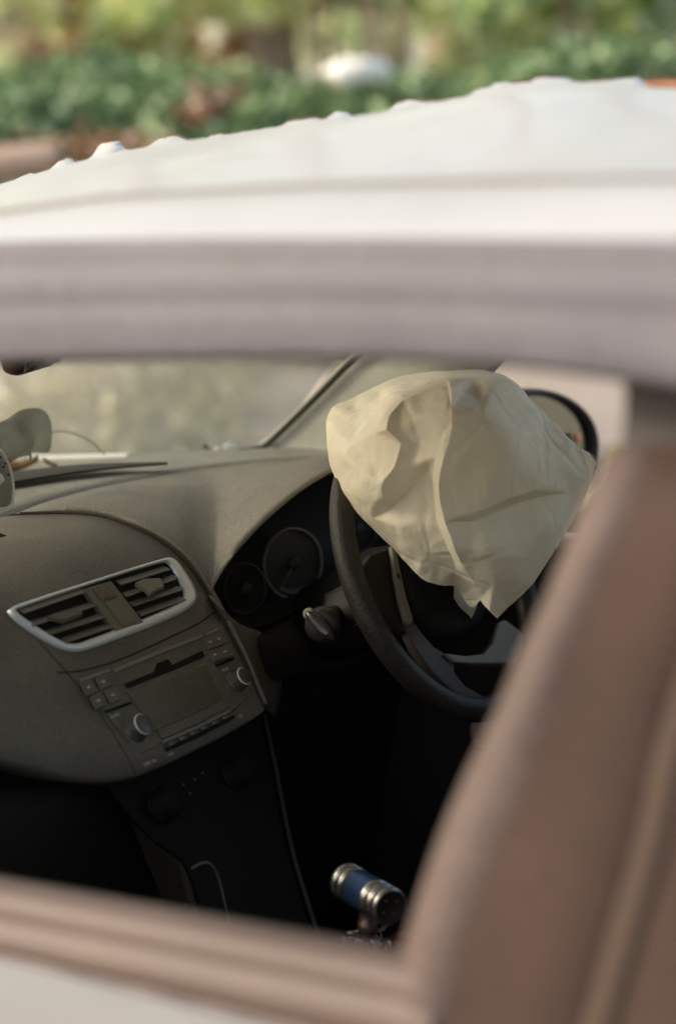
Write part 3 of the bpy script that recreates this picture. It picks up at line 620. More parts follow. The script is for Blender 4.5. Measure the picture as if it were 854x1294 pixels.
q = P(729, 553, Y=YM - .004); MB().lathe(q, (0, -1, 0), [(.0, .004), (.004, .0035), (.0062, .001), (.0062, -.006)], 20).build('reflector', M['amber'], sm)
MB().tube([cen + Vector((-.05, .03, -.05)), Vector((.76, YM + .05, .99)), Vector((.70, YM + .06, .97))], [.02, .025, .03], 10).build('bracket', M['dark'], sm)
# interior rear-view mirror: only its lower corner peeks below the door frame
rv = empty('rear_view_mirror', (0, 0, 0), car)
cm = P(38, 434, X=.02); ax = (Vector((.96, .25, 0)).normalized(), Vector((-.25, .96, .1)).normalized(), Vector((0, -.1, 1)))
mb = MB(); mb.box(cm, .10, .03, .062, ax); mb.build('housing', M['maroon'], rv, bevel=.012)['label'] = 'dark red mirror back'
mb = MB(); mb.box(cm - ax[1] * .016, .09, .003, .05, ax); mb.build('mirror_glass', M['mirror'], rv)
MB().tube([cm + Vector((0, .01, .02)), cm + Vector((0, .08, .10))], .008, 8).build('stem', M['dark'], rv)

# ------------------------------------------------------------------ dashboard
dash = empty('dashboard', (0, 0, 0), car)
prof = [(.10, .80), (.132, .856), (.165, .905), (.200, .962), (.228, 1.008), (.252, 1.040), (.285, 1.066), (.33, 1.083), (.40, 1.092), (.9, 1.095)]
def FY(z): return interp(z, [(b, a) for a, b in prof])
def FS(px, py, off=0):
    """point of the curved fascia surface seen at photo pixel, pushed off along its normal"""
    lo, hi = 1.6, 5.0; d = ray(px, py)
    for _ in range(50):
        t = (lo + hi) / 2; p = CAM + d * t
        if p.y - (FY(p.z) if p.z < 1.095 else 9) > 0 or p.z < .8 and p.y > .1: hi = t
        else: lo = t
    p = CAM + d * lo
    if off: p = p + FN(p) * off
    return p
def FN(p):
    e = .006; t = Vector((0, FY(min(1.09, p.z + e)) - FY(p.z - e), min(1.09, p.z + e) - (p.z - e))).normalized(); return Vector((0, -t.z, t.y))
FP = (Vector((0, .228, 1.010)), Vector((0, -.85, .52)).normalized())   # mean plane of vents and radio
FPN = FP[1]
def Q(px, py, off=0): return P(px, py, pl=(FP[0] + FPN * off, FPN))
FD2 = Vector((0, -FPN.z, FPN.y)); FD2 = Vector((0, .52, .85)).normalized()   # up the fascia
# fascia main skin: rows from the arched seam down to the lower lip
rowA = [(-700, 830), (-350, 740), (-120, 685), (-30, 662), (25, 650), (80, 649), (130, 653), (175, 668), (205, 684), (232, 706), (256, 738), (276, 772), (294, 806), (310, 838), (322, 868), (334, 896)]
rowZ = [(-700, 1120), (-350, 1060), (-120, 990), (-30, 952), (25, 962), (60, 970), (95, 980), (130, 983), (165, 980), (195, 970), (225, 957), (255, 942), (280, 930), (300, 919), (318, 909), (334, 898)]
ROW = [[FS(x, y) for x, y in mid(rowA, rowZ, t / 10)] for t in range(11)]
lipA = [p + Vector((0, .010, -.008)) for p in ROW[-1]]; lipB = [p + Vector((0, .07, -.01)) for p in ROW[-1]]
rA = [p + Vector((0, .018, -.006)) for p in ROW[0]]
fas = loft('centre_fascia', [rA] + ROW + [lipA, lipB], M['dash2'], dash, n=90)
# lighter upper cap merges in from the light itself; seam of the arch
sp = [p + Vector((0, .0, .001)) for p in [FS(x, y) for x, y in rowA[4:]]]
MB().tube(cat(sp, 80), .0020, 8).build('seam', M['seam'], dash)
ridge = [FS(x + 4, y - 3) + Vector((0, .004, .002)) for x, y in rowA[5:]]
MB().tube(cat(ridge, 80), .0045, 10).build('piping', M['dash'], dash)
# dash top pad
S1 = [(-700, 900), (-350, 750), (-150, 700), (0, 655), (50, 637), (100, 622), (170, 606), (250, 593), (330, 583), (420, 578), (520, 572), (640, 566), (760, 575)]
TP = [(.668, .485, 1.062), (.60, .63, 1.060), (.50, .79, 1.060), (.3, .92, 1.062), (0, .97, 1.065), (-.3, .92, 1.062), (-.50, .79, 1.06), (-.60, .63, 1.06), (-.668, .485, 1.06)][::-1]
s1 = [P(x, y, Z=1.088) for x, y in S1 if x > -140]
s1 = [Vector((-.66, .36, 1.075)), Vector((-.4, .38, 1.085))] + [p for p in s1 if p.x > -.2]
s1 = [p if p.x < .66 else Vector((.66, p.y, p.z)) for p in s1]
TPr = cat([Vector(p) for p in TP], 60); s1r = cat(s1, 60)
rowsT = [TPr, [a.lerp(b, .35) + Vector((0, 0, .012)) for a, b in zip(TPr, s1r)], [a.lerp(b, .75) + Vector((0, 0, .010)) for a, b in zip(TPr, s1r)], [a.lerp(b, .97) + Vector((0, 0, .003)) for a, b in zip(TPr, s1r)], s1r, [p + Vector((0, .002, -.012)) for p in s1r]]
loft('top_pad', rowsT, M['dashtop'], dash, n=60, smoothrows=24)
# dark defroster slot and its lip
sl_a = [P(x, y, Z=1.101) for x, y in ((-160, 640), (-60, 622), (20, 609), (90, 598), (150, 591), (212, 586))]
sl_b = [P(x, y, Z=1.101) for x, y in ((-160, 624), (-60, 607), (20, 597), (90, 589), (150, 586), (212, 585))]
loft('defroster_slot', [sl_a, sl_b], M['seam'], dash, n=20, solid=.003)
# lower smooth pad between arch seam, top pad seam and instrument hood
b_ = [(20, 652, 'f'), (80, 648, 'f'), (130, 650, 'f'), (175, 664, 'f'), (207, 682, 'f'), (235, 704, 'f'), (256, 733, 'f'), (268, 746, 'y'), (272, 738, 'y'), (286, 715, 'y'), (304, 692, 'y'), (330, 664, 'y'), (356, 640, 'y'), (385, 617, 'y'), (415, 599, 'y'), (450, 582, 'y'), (500, 566, 'y')]
YH = .205
rowB = []
for x, y, k in b_: rowB.append(FS(x, y) + Vector((0, .006, .002)) if k == 'f' else P(x, y, Y=YH + interp(x, [(268, .013), (290, .008), (320, 0)])))
t_ = [(18, 650), (60, 634), (110, 620), (150, 611), (185, 604), (215, 599), (240, 595), (262, 592), (280, 590), (298, 588), (318, 586), (340, 584), (362, 583), (388, 582), (415, 580), (450, 577), (500, 574)]
rowT = [P(x, y, Z=1.087) for x, y in t_]
rws = []
for k in range(9):
    t = k / 8; rws.append([a.lerp(b, t) + Vector((0, -.015, .030)) * (math.sin(math.pi * t) * .55 * min(1, i / 6)) for i, (a, b) in enumerate(zip(rowT, rowB))])
rws.append([p + Vector((.0, .014, -.006)) for p in rowB])
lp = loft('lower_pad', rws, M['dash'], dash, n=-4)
# instrument hood opening
op = [(268, 746), (272, 738), (286, 715), (304, 692), (330, 664), (356, 640), (385, 617), (415, 599), (450, 582), (500, 566), (560, 562), (610, 580), (622, 620), (590, 655), (520, 690), (470, 712), (440, 728), (400, 752), (372, 772), (345, 786), (318, 794), (296, 789), (280, 774), (270, 757)]
OP = [P(x, y, Y=YH + interp(x, [(268, .013), (290, .008), (320, 0)])) for x, y in op]; oc = sum(OP, Vector()) / len(OP)
rg = [[p + Vector((0, -.001, 0)) for p in OP], [p - (p - oc).normalized() * .003 + Vector((0, .001, 0)) for p in OP], [oc + (p - oc) * .93 + Vector((.004, .012, -.004)) for p in OP], [oc + (p - oc) * .87 + Vector((.004, .035, -.006)) for p in OP], [oc + (p - oc) * .84 + Vector((.004, .058, -.006)) for p in OP], [oc + Vector((0, .059, 0)) for p in OP]]
v, f = grid(rg, True); ic = mesh('instrument_cluster', v, f, M['black'], dash)
def gauge(px, py, rad, a0, a1, n, needle=True, rim=True):
    c = P(px, py, Y=YH + .036 + (.012 if not needle else 0)); u = Vector((.93, -.37, 0)).normalized(); w_ = Vector((.04, .10, 1)).normalized(); nn = w_.cross(u) * -1; nn = nn if nn.y < 0 else nn * -1
    g = empty('gauge', (0, 0, 0), dash); g.parent = ic
    plate('gauge_face', [c + (u * math.cos(a * .2618) + w_ * math.sin(a * .2618)) * rad for a in range(24)], .003, nn, M['gauge'] if needle else M['black'], ic)
    m = MB().torus(c + nn * .002, u, w_, rad, .0022, 64, 8)
    m.build('gauge_rim', M['needle'] if rim else M['dark'], ic); bpy.data.objects.remove(g)
    t = MB()
    for k in range(n):
        a = a0 + (a1 - a0) * k / (n - 1); dr = u * math.cos(a) + w_ * math.sin(a)
        if not needle: break
        tn = dr.cross(nn); L = .007 if k % 5 == 0 else .0035
        t.box(c + nn * .003 + dr * (rad - .005 - L / 2), L, .0009, .0006, (dr, tn, nn))
    if needle:
        dr = u * math.cos(-2.3) + w_ * math.sin(-2.3); t.box(c + nn * .005 + dr * rad * .35, rad * .7, .0016, .001, (dr, dr.cross(nn), nn))
    if needle: t.build('gauge_marks', M['needle'], ic)
    MB().lathe(c, nn, [(.008, 0), (.008, .006), (.006, .008), (0, .008)], 20).build('gauge_hub', M['dark'], ic)
    # numerals round the dial
    return c, u, w_, nn
c, u, w_, nn = gauge(369, 712, .043, R(-130), R(-130) + R(300) * -1 + R(360), 41)
def text(s, c, u, w_, nn, size, m, parent, name='lettering'):
    cu = bpy.data.curves.new(name, 'FONT'); cu.body = s; cu.size = size; cu.align_x = 'CENTER'; cu.align_y = 'CENTER'; cu.extrude = .0002
    o = bpy.data.objects.new(name, cu); link(o, None); o.matrix_world = Matrix(((u.x, w_.x, nn.x, c.x), (u.y, w_.y, nn.y, c.y), (u.z, w_.z, nn.z, c.z), (0, 0, 0, 1)))
    dg = bpy.context.evaluated_depsgraph_get(); me = bpy.data.meshes.new_from_object(o.evaluated_get(dg)); mw = o.matrix_world.copy(); bpy.data.objects.remove(o)
    me.transform(mw); me.materials.clear(); me.materials.append(m); q = bpy.data.objects.new(name, me); link(q, parent); return q
gauge(308, 744, .030, R(60), R(300), 21, False, False)
gauge(450, 668, .030, R(60), R(300), 21, False, False)
# panel under the cluster, side cheek of the stack, column area
ch_a = [P(x, y, Y=.215) for x, y in ((322, 798), (328, 797), (336, 794), (347, 789), (372, 775), (400, 756), (440, 732), (520, 694), (590, 660))]
ch_b = [P(x, y, Y=.19) for x, y in ((330, 814), (336, 818), (342, 820), (352, 820), (378, 815), (404, 806), (440, 790), (520, 760), (590, 730))]
ch_c = [P(x, y, Y=.20) for x, y in ((336, 850), (340, 856), (346, 860), (354, 858), (378, 850), (404, 846), (440, 840), (520, 810), (590, 790))]
loft('column_surround', [ch_a, ch_b, ch_c], M['dark'], dash, n=40, smoothrows=12, solid=.004)
ck = [[FS(x, y) + Vector((.0, .004, -.001)) for x, y in ((264, 748), (280, 776), (296, 806), (312, 840), (322, 866), (334, 897))],
      [P(x, y, Y=.198) for x, y in ((276, 764), (291, 784), (314, 808), (328, 836), (334, 866), (336, 897))],
      [P(x, y, Y=.21) for x, y in ((290, 786), (308, 793), (334, 803), (346, 832), (348, 866), (341, 900))],
      [P(x, y, Y=.25) for x, y in ((300, 792), (316, 797), (342, 806), (354, 834), (355, 868), (346, 906))]]
loft('side_cheek', ck, M['dash2'], dash, n=-6, smoothrows=14, solid=.003)
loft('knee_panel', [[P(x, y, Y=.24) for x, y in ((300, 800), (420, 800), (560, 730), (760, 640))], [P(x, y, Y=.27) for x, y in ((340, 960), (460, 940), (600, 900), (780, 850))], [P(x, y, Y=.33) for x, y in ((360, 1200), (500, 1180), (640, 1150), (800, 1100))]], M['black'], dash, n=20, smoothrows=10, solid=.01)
# crease under the vents and stack side line
MB().tube(cat([FS(x, y, .0002) for x, y in ((73, 850), (110, 846), (160, 830), (215, 805), (250, 788), (272, 773))], 50), .0011, 6).build('crease', M['seam'], dash)
MB().tube(cat([FS(x, y, .0001) for x, y in ((22, 782), (60, 822), (100, 868), (135, 915), (160, 955), (172, 978))], 40), .0007, 6).build('crease', M['seam'], dash)

# ---- twin centre air vent
vent = empty('air_vent', (0, 0, 0), car)
vo = [(12, 771), (22, 765), (60, 752), (110, 736), (160, 720), (200, 708), (215, 705), (224, 710), (236, 726), (246, 744), (248, 757), (240, 768), (222, 778), (190, 792), (150, 807), (118, 818), (98, 822), (78, 818), (55, 806), (34, 792), (20, 781)]
vi = [(20, 771), (27, 767), (62, 755), (111, 739), (161, 723), (198, 712), (212, 709), (217, 714), (227, 730), (234, 746), (234, 754), (227, 761), (211, 769), (183, 781), (147, 795), (115, 807), (97, 813), (81, 811), (60, 800), (40, 787), (26, 777)]
a = [Q(x, y, .0025) for x, y in vo]; b = [Q(x, y, .0035) for x, y in vi]; nv = len(a)
def ring_part(name, outer, inner, m, parent, lift=.0016, depth=.006):
    rr = [[p - FPN * .004 for p in outer], [p + FPN * lift * .6 for p in outer], [p.lerp(q, .35) + FPN * lift for p, q in zip(outer, inner)], [p.lerp(q, .8) + FPN * lift * .8 for p, q in zip(outer, inner)], [q + FPN * 0 for q in inner], [q - FPN * depth for q in inner]]
    rr = [cat(list(r) + [r[0]], 120)[:-1] for r in rr]; v, f = grid(rr, True); return mesh(name, v, f, m, parent)
ring_part('bezel', a, b, M['silver'], vent)
bk = [q - FPN * .022 for q in b]; plate('vent_back', [q - FPN * .004 for q in b], .002, FPN, M['black'], vent)
# cut the vent well: a black bowl set in front of the skin would hide the slats, so slats stand proud between skin and bezel
# slats: each a thin louvre between two side lines
def slat(x0, y0, x1, y1, th=.0088, dep=.004, bow=0):
    A = Q(x0, y0, .003); B = Q(x1, y1, .003); ux = (B - A).normalized(); tilt = (FPN * .55 + FD2 * -.83).normalized(); nn_ = ux.cross(tilt).normalized()
    m = MB(); m.box((A + B) / 2, (B - A).length, th, .0016, (ux, tilt, nn_)); return m.build('slat', M['slat'], vent, bevel=.0005)
Ls = [((30, 776), (108, 747)), ((40, 785), (117, 757)), ((52, 794), (124, 768)), ((66, 803), (133, 780)), ((84, 808), (142, 791))]
for (p0, p1) in [((27, 773), (106, 746)), ((38, 789), (120, 763)), ((60, 800), (130, 778)), ((80, 810), (143, 789))]: slat(*p0, *p1)
for (p0, p1) in [((150, 737), (212, 718)), ((157, 752), (222, 729)), ((166, 764), (229, 743)), ((176, 776), (232, 756))]: slat(*p0, *p1)
# vertical divider with hazard switch
dv = [(106, 744), (141, 734), (182, 786), (147, 797)]
plate('divider', [Q(x, y, .0055) for x, y in dv], .008, FPN, M['slat'], vent, bevel=.001)
hz = plate('hazard_switch', [Q(x, y, .0078) for x, y in [(118, 742), (136, 737), (149, 753), (132, 759)]], .003, FPN, M['dash2'], vent, bevel=.0008)
plate('hazard_switch_lower', [Q(x, y, .0070) for x, y in [(133, 761), (151, 755), (174, 785), (156, 791)]], .002, FPN, M['slat'], vent, bevel=.0008).name = 'divider_cap'
tri = [Q(x, y, .0083) for x, y in ((129, 742), (143, 750), (129, 754))]; tc_ = sum(tri, Vector()) / 3
plate('hazard_triangle', tri, .0005, FPN, mat('hazard_red', (.26, .13, .09), .5), vent, holes=[[tc_ + (p - tc_) * .62 for p in tri]])
# directional tabs
for pts_ in ([(61, 779), (74, 773), (99, 768), (105, 774), (92, 779), (80, 783)], [(171, 736), (182, 731), (203, 730), (208, 740), (198, 744), (189, 750), (184, 744)]):
    c = [Q(x, y, .011) for x, y in pts_]; plate('vent_tab', c, .005, (FPN + FD2 * .9).normalized(), M['tab'] if pts_[0][0] > 100 else M['slat'], vent, bevel=.0006, smooth=False)

# ---- radio
radio = empty('car_radio', (0, 0, 0), car)
ro = [(100, 858), (144, 838), (200, 816), (250, 798), (280, 790), (296, 826), (311, 868), (312, 884), (290, 902), (250, 922), (212, 938), (180, 952), (160, 930), (130, 895)]
plate('radio_body', [Q(x, y, .0018) for x, y in ro], .006, FPN, M['dash2'], radio, bevel=.0012)
cp = [(144, 846), (200, 822), (256, 801), (272, 840), (292, 892), (250, 914), (206, 934), (172, 888)]
plate('centre_panel', [Q(x, y, .0034) for x, y in cp], .003, FPN, M['dash2'], radio, bevel=.0008)
plate('top_edge', [Q(x, y, .0056) for x, y in [(144, 845), (200, 822), (256, 801), (257, 805), (202, 826), (147, 849)]], .002, FPN, M['silverd'], radio)
plate('top_edge', [Q(x, y, .0044) for x, y in [(101, 858), (138, 845), (140, 848), (104, 861)]], .0015, FPN, M['silverd'], radio)
plate('top_edge', [Q(x, y, .0044) for x, y in [(260, 800), (275, 793), (276, 796), (262, 803)]], .0015, FPN, M['silverd'], radio)
plate('disc_slot', [Q(x, y, .0042) for x, y in [(157, 864), (195, 849), (199, 838), (213, 833), (218, 840), (256, 822), (259, 830), (212, 850), (162, 870)]], .003, FPN, M['black'], radio)
plate('screen', [Q(x, y, .0046) for x, y in [(166, 876), (212, 856), (260, 838), (281, 884), (240, 905), (194, 924)]], .003, FPN, M['screen'], radio, bevel=.0008)
plate('bottom_edge', [Q(x, y, .0052) for x, y in [(205, 936), (250, 917), (291, 896), (292, 899), (251, 920), (207, 939)]], .002, FPN, M['silverd'], radio)
plate('lower_slot', [Q(x, y, .0042) for x, y in [(210, 945), (250, 927), (296, 903), (297, 907), (252, 932), (212, 949)]], .002, FPN, M['black'], radio)
for x, y, s in [(113, 869, 1), (131, 862, 1), (125, 886, 1), (143, 879, 1), (266, 812, 1), (277, 808, 1), (272, 828, 1), (285, 824, 1)]:
    ax_ = (Vector((1, 0, 0)), FD2, FPN); m = MB(); m.box(Q(x, y, .0035), .020, .015, .003, ax_); m.build('button', M['dash2'], radio, bevel=.0012)
    m = MB(); m.box(Q(x, y - 1, .0052), .006, .0022, .0003, ax_); m.build('button_legend', M['legend'], radio)
for (x0, y0, x1, y1) in [(133, 900, 165, 888), (273, 841, 295, 832)]:
    m = MB(); m.tube([Q(x0, y0, .003), Q(x1, y1, .003)], .0016, 6); m.build('divider_line', M['black'], radio)
for k in range(6):
    t = k / 5; m = MB(); m.box(Q(lerp(216, 284, t), lerp(941, 908, t) - 1, .0035), .0095, .004, .003, (Vector((1, 0, 0)), FD2, FPN)); m.build('preset_button', M['slat'], radio, bevel=.0008)
    text('123456'[k], Q(lerp(216, 284, t), lerp(941, 908, t) - 1, .0052), Vector((1, 0, 0)), FD2, FPN, .0035, M['legend'], radio)
text('RADIO', Q(146, 904, .0030), Vector((1, 0, 0)), FD2, FPN, .005, M['legend'], radio)
text('MODE', Q(285, 846, .0030), Vector((1, 0, 0)), FD2, FPN, .0045, M['legend'], radio)
text('DISC IN', Q(190, 964, .0012), Vector((1, 0, 0)), FD2, FPN, .006, M['legend'], radio)
text('AUX', Q(216, 953, .0022), Vector((1, 0, 0)), FD2, FPN, .005, M['legend'], radio)
text('CD', Q(304, 905, .0012), Vector((1, 0, 0)), FD2, FPN, .005, M['legend'], radio)
for x, y, r0 in ((170, 922, .0122), (298, 861, .0108)):
    c = Q(x, y, .001); kn = MB().lathe(c, FPN, [(r0 * 1.25, 0), (r0 * 1.25, .002), (r0 * 1.05, .003), (r0, .004), (r0 * .97, .014), (r0 * .9, .0165), (r0 * .8, .017), (0, .0165)], 40); kn.build('knob', M['knob'], radio)
    MB().torus(c + FPN * .0145, Vector((1, 0, 0)), FD2, r0 * .92, .0011, 48, 8).build('knob_ring', M['silver'], radio)

# ---- climate panel below the fascia lip
cl = empty('climate_panel', (0, 0, 0), car)
def K(px, py, off=0): return P(px, py, pl=(FP[0] + Vector((0, .035, -.01)) + FPN * off, FPN))
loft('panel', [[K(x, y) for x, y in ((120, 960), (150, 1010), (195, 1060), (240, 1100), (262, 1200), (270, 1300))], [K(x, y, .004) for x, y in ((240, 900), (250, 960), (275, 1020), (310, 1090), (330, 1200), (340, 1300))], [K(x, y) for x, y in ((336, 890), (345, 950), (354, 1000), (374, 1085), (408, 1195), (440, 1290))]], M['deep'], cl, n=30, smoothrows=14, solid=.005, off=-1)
MB().tube(cat([K(x, y, .004) for x, y in ((334, 905), (344, 950), (354, 1000), (372, 1085), (405, 1190), (430, 1260))], 40), .003, 8).build('edge_trim', M['trimd'], cl)
for x, y in ((205, 1018), (297, 977)):
    c = K(x, y, .004); MB().lathe(c, FPN, [(.021, 0), (.0205, .004), (.017, .006), (.016, .016), (.014, .018), (0, .018)], 40).build('dial', M['deep'], cl)
    MB().torus(c + FPN * .002, Vector((1, 0, 0)), FD2, .0215, .0006, 48, 6, R(80), R(230)).build('dial_ring', M['trimd'], cl)
for x, y in ((232, 992), (246, 985), (256, 977), (240, 1003)):
    MB().lathe(K(x, y, .004), FPN, [(.0016, 0), (.0016, .001), (0, .0012)], 10).build('marker', M['needle'], cl)
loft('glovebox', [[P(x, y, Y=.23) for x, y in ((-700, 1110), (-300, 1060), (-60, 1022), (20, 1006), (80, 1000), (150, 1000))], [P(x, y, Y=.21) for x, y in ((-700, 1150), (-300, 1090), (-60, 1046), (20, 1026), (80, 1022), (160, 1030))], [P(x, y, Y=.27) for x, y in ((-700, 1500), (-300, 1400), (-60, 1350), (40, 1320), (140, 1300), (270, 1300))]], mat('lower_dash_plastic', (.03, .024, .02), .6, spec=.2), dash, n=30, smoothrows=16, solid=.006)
mb = MB(); mb.box((.02, -.25, .40), .22, .95, .24); mb.build('tunnel', M['dark'], car, bevel=.03)

# ---- pedals in the driver's footwell
for x_ in (.28, .38, .48):
    pd = empty('pedal', (x_, .30, .42), car)
    mb = MB(); mb.box((0, 0, 0), .06, .012, .075, (Vector((1, 0, 0)), Vector((0, .8, .6)), Vector((0, -.6, .8)))); mb.build('pad', M['dark'], pd, bevel=.003)
    MB().tube([(0, .01, .01), (0, .06, .12), (0, .10, .26)], .006, 8).build('arm', M['silverd'], pd)
# ---- gear lever
gear = empty('gear_lever', (0, 0, 0), car)
ga = P(434, 1112, X=.0); gb = P(489, 1148, X=.022); gb = ga + (gb - ga).normalized() * .0
A_ = P(436, 1113, X=.012); B_ = P(492, 1146, X=-.028); gx = (B_ - A_).normalized(); Lg = (B_ - A_).length; rg_ = .0205
MB().lathe(A_, gx, [(0, -.002), (rg_ * .8, -.002), (rg_ * .95, 0), (rg_, .002), (rg_, Lg * .09), (rg_ * .93, Lg * .10), (rg_ * .93, Lg * .13), (rg_, Lg * .14), (rg_, Lg * .21), (rg_ * .93, Lg * .22), (rg_ * .93, Lg * .25), (rg_, Lg * .26), (rg_, Lg * .3)], 48).build('knob_cap', M['chrome'], gear)
MB().lathe(A_, gx, [(rg_ * .985, Lg * .3), (rg_ * .985, Lg * .68)], 48).build('knob_barrel', M['blue'], gear)
MB().lathe(A_, gx, [(rg_, Lg * .68), (rg_, Lg * .74), (rg_ * .93, Lg * .75), (rg_ * .93, Lg * .79), (rg_, Lg * .8), (rg_, Lg * .87), (rg_ * .93, Lg * .88), (rg_ * .93, Lg * .92), (rg_, Lg * .93), (rg_, Lg), (rg_ * .92, Lg * 1.03), (rg_ * .88, Lg * 1.03)], 48).build('knob_cap', M['chrome'], gear)
MB().lathe(A_, gx, [(rg_ * .88, Lg * 1.03), (rg_ * .86, Lg * 1.01), (0, Lg * 1.01)], 48).build('knob_end', M['dark'], gear)
for k in range(4):
    a = k * math.pi / 2 + .5; u_, w2_, _ = frame_from(gx); MB().lathe(A_ + gx * Lg * 1.01 + (u_ * math.cos(a) + w2_ * math.sin(a)) * rg_ * .45, gx, [(.0018, 0), (.0018, .001), (0, .002)], 12).build('knob_bolt', M['stemm'], gear)
kc = A_ + gx * Lg * .52; dn = Vector((.0, .06, -1)).normalized()
MB().lathe(kc + dn * .018, dn, [(.009, 0), (.009, .012), (.011, .013), (.011, .026), (.008, .027), (.007, .12)], 24).build('stem', M['stemm'], gear)
r2 = random.Random(4); cb = kc + dn * .047
for k in range(26):
    a = r2.random() * 6.28; rr = r2.uniform(.008, .026); c = cb + Vector((math.cos(a) * rr, math.sin(a) * rr, r2.uniform(-.014, .008)))
    u_, w2_, _ = frame_from(Vector((r2.gauss(0, 1), r2.gauss(0, 1), r2.gauss(0, 1)))); MB().torus(c, u_, w2_, .0055, .0013, 14, 6).build('chain_link', M['chrome'], gear)
mb = MB(); q = P(506, 1180, X=.02); mb.lathe(q + Vector((0, 0, -.05)), (0, 0, 1), [(.016, 0), (.018, .02), (.014, .045), (.006, .052), (0, .053)], 20); mb.build('boot', M['red'], gear)['label'] = 'dark red boot at the foot of the lever'
# ---- charging cable
cp_ = [P(x, y, Y=.06) for x, y in ((243, 1097), (252, 1092), (262, 1090), (270, 1096), (277, 1112), (284, 1140), (291, 1172), (298, 1210), (300, 1260))]
tag(MB().tube(cat(cp_, 50), .0011, 8).build('charging_cable', M['cable']), 'thin pale charging cable hanging down the dark centre console', 'cable')

# ---- steering column, wheel
SWC = P(555, 722, X=.36); SN = Vector((0, -.91, .415)).normalized(); SDn = Vector((0, -.415, -.91)).normalized(); SR = Vector((1, 0, 0))
def WP(px, py, off=0): return P(px, py, pl=(SWC + SN * off, SN))
wheel = empty('steering_wheel', (0, 0, 0), car)
rr = MB().torus(SWC, SR, SDn, .1725, .0148, 96, 18); o = rr.build('rim', M['leather'], wheel)
for s_ in (-.5, .5):
    pass
# hub
hp = []
for k in range(28):
    a = 2 * math.pi * k / 28; ca, sa = math.cos(a), math.sin(a); hp.append(SR * (.080 * math.copysign(abs(ca) ** .7, ca)) + SDn * (.068 * math.copysign(abs(sa) ** .8, sa) + .012))
rg = [[SWC + p * s_ + SN * h for p in hp] for s_, h in ((.85, -.05), (1, -.03), (1, -.005), (.93, .008), (.6, .014), (.02, .016))]
v, f = grid(rg, True); mesh('hub', v, f, M['black'], wheel, sub=1)
# left spoke with silver trim and lower twin spoke
def wplate(name, pts_, off, th, m, bevel=.003, holes=()): return plate(name, [WP(x, y, off) for x, y in pts_], th, SN, m, wheel, bevel=bevel, holes=[[WP(x, y, off) for x, y in h] for h in holes])
wplate('spoke', [(452, 725), (470, 700), (500, 690), (520, 720), (525, 790), (512, 800), (480, 770)], -.006, .012, M['dark'])
wplate('spoke_trim', [(495, 690), (499, 688), (506, 720), (514, 755), (522, 782), (519, 789), (512, 784), (505, 757), (499, 722)], .002, .006, M['silverd'], .0015)
wplate('lower_spoke', [(509, 785), (522, 783), (534, 800), (548, 816), (562, 825), (590, 828), (612, 825), (624, 812), (634, 786), (652, 792), (700, 815), (716, 850), (690, 885), (640, 900), (600, 893), (570, 872), (545, 848), (525, 820)], -.004, .012, M['spk'], .003,
       holes=[[(574, 838), (600, 841), (632, 842), (650, 850), (640, 884), (612, 880), (588, 866), (575, 850)]])
wplate('spoke_trim', [(562, 825), (590, 829), (612, 826), (624, 812), (631, 786), (639, 783), (668, 806), (690, 818), (700, 838), (672, 846), (640, 838), (600, 838), (575, 836)], .002, .006, M['silverd'], .002)
wplate('spoke', [(600, 660), (640, 640), (690, 650), (690, 700), (640, 730), (600, 720)], -.006, .012, M['dark'])
MB().lathe(SWC - SN * .03, -SN, [(.05, 0), (.055, .03), (.06, .05), (.05, .16), (.0, .16)], 28).build('column', M['black'], car)
# column shroud and stalk
sh_a = [P(x, y, X=.29) for x, y in ((412, 752), (432, 742), (452, 726), (474, 712), (500, 700))]
sh_b = [P(x, y, X=.27) for x, y in ((410, 778), (430, 774), (452, 766), (478, 752), (505, 740))]
sh_c = [P(x, y, X=.285) for x, y in ((408, 806), (430, 804), (456, 798), (482, 790), (510, 780))]
shm = loft('column_shroud', [sh_a, sh_b, sh_c], M['shroud'], car, n=24, smoothrows=12, solid=.006)
MB().tube([P(425, 806, X=.266), P(446, 793, X=.266), P(462, 784, X=.266)], .0018, 6).build('shroud_gap', M['black'], shm)
stk = empty('light_stalk', (0, 0, 0), car)
sc_ = P(408, 790, X=.225); MB().tube([sc_ + Vector((.004, .002, 0)), sc_ + Vector((.03, .012, .0)), sc_ + Vector((.1, .01, .0))], [.019, .014, .010], 20).build('stalk_arm', M['dark'], stk)
sdir_ = Vector((-.85, -.5, .1)).normalized()
MB().lathe(sc_, sdir_, [(.0205, -.02), (.0215, -.008), (.0215, .0), (.0195, .006), (.014, .009), (0, .010)], 36).build('stalk_cap', M['stalkg'], stk)
u_ = (P(388, 762, X=.215) - P(426, 800, X=.215)).normalized(); v_ = sdir_.cross(u_).normalized(); cc_ = sc_ + sdir_ * .010
rgp = []
for h, k in ((-.002, 1), (.008, 1), (.013, .86), (.0145, .5), (.0145, .02)):
    rgp.append([cc_ + u_ * (.004 + (.026 * math.cos(a * math.pi / 12)) * k) + v_ * (.0085 * math.sin(a * math.pi / 12)) * k + sdir_ * h for a in range(24)])
v, f = grid(rgp, True); mesh('stalk_switch', v, f, M['stalk'], stk)
MB().lathe(cc_ + u_ * .024 + sdir_ * .008, (sdir_ + u_ * .8), [(.0072, -.004), (.0072, 0), (.005, .003), (0, .004)], 20).build('switch_highlight', M['silverd'], stk)  # pale piece added as a painted highlight at the switch's upper end
MB().tube([P(403, 810, X=.203), P(420, 797, X=.203)], .0009, 6).build('stalk_mark', M['black'], stk)

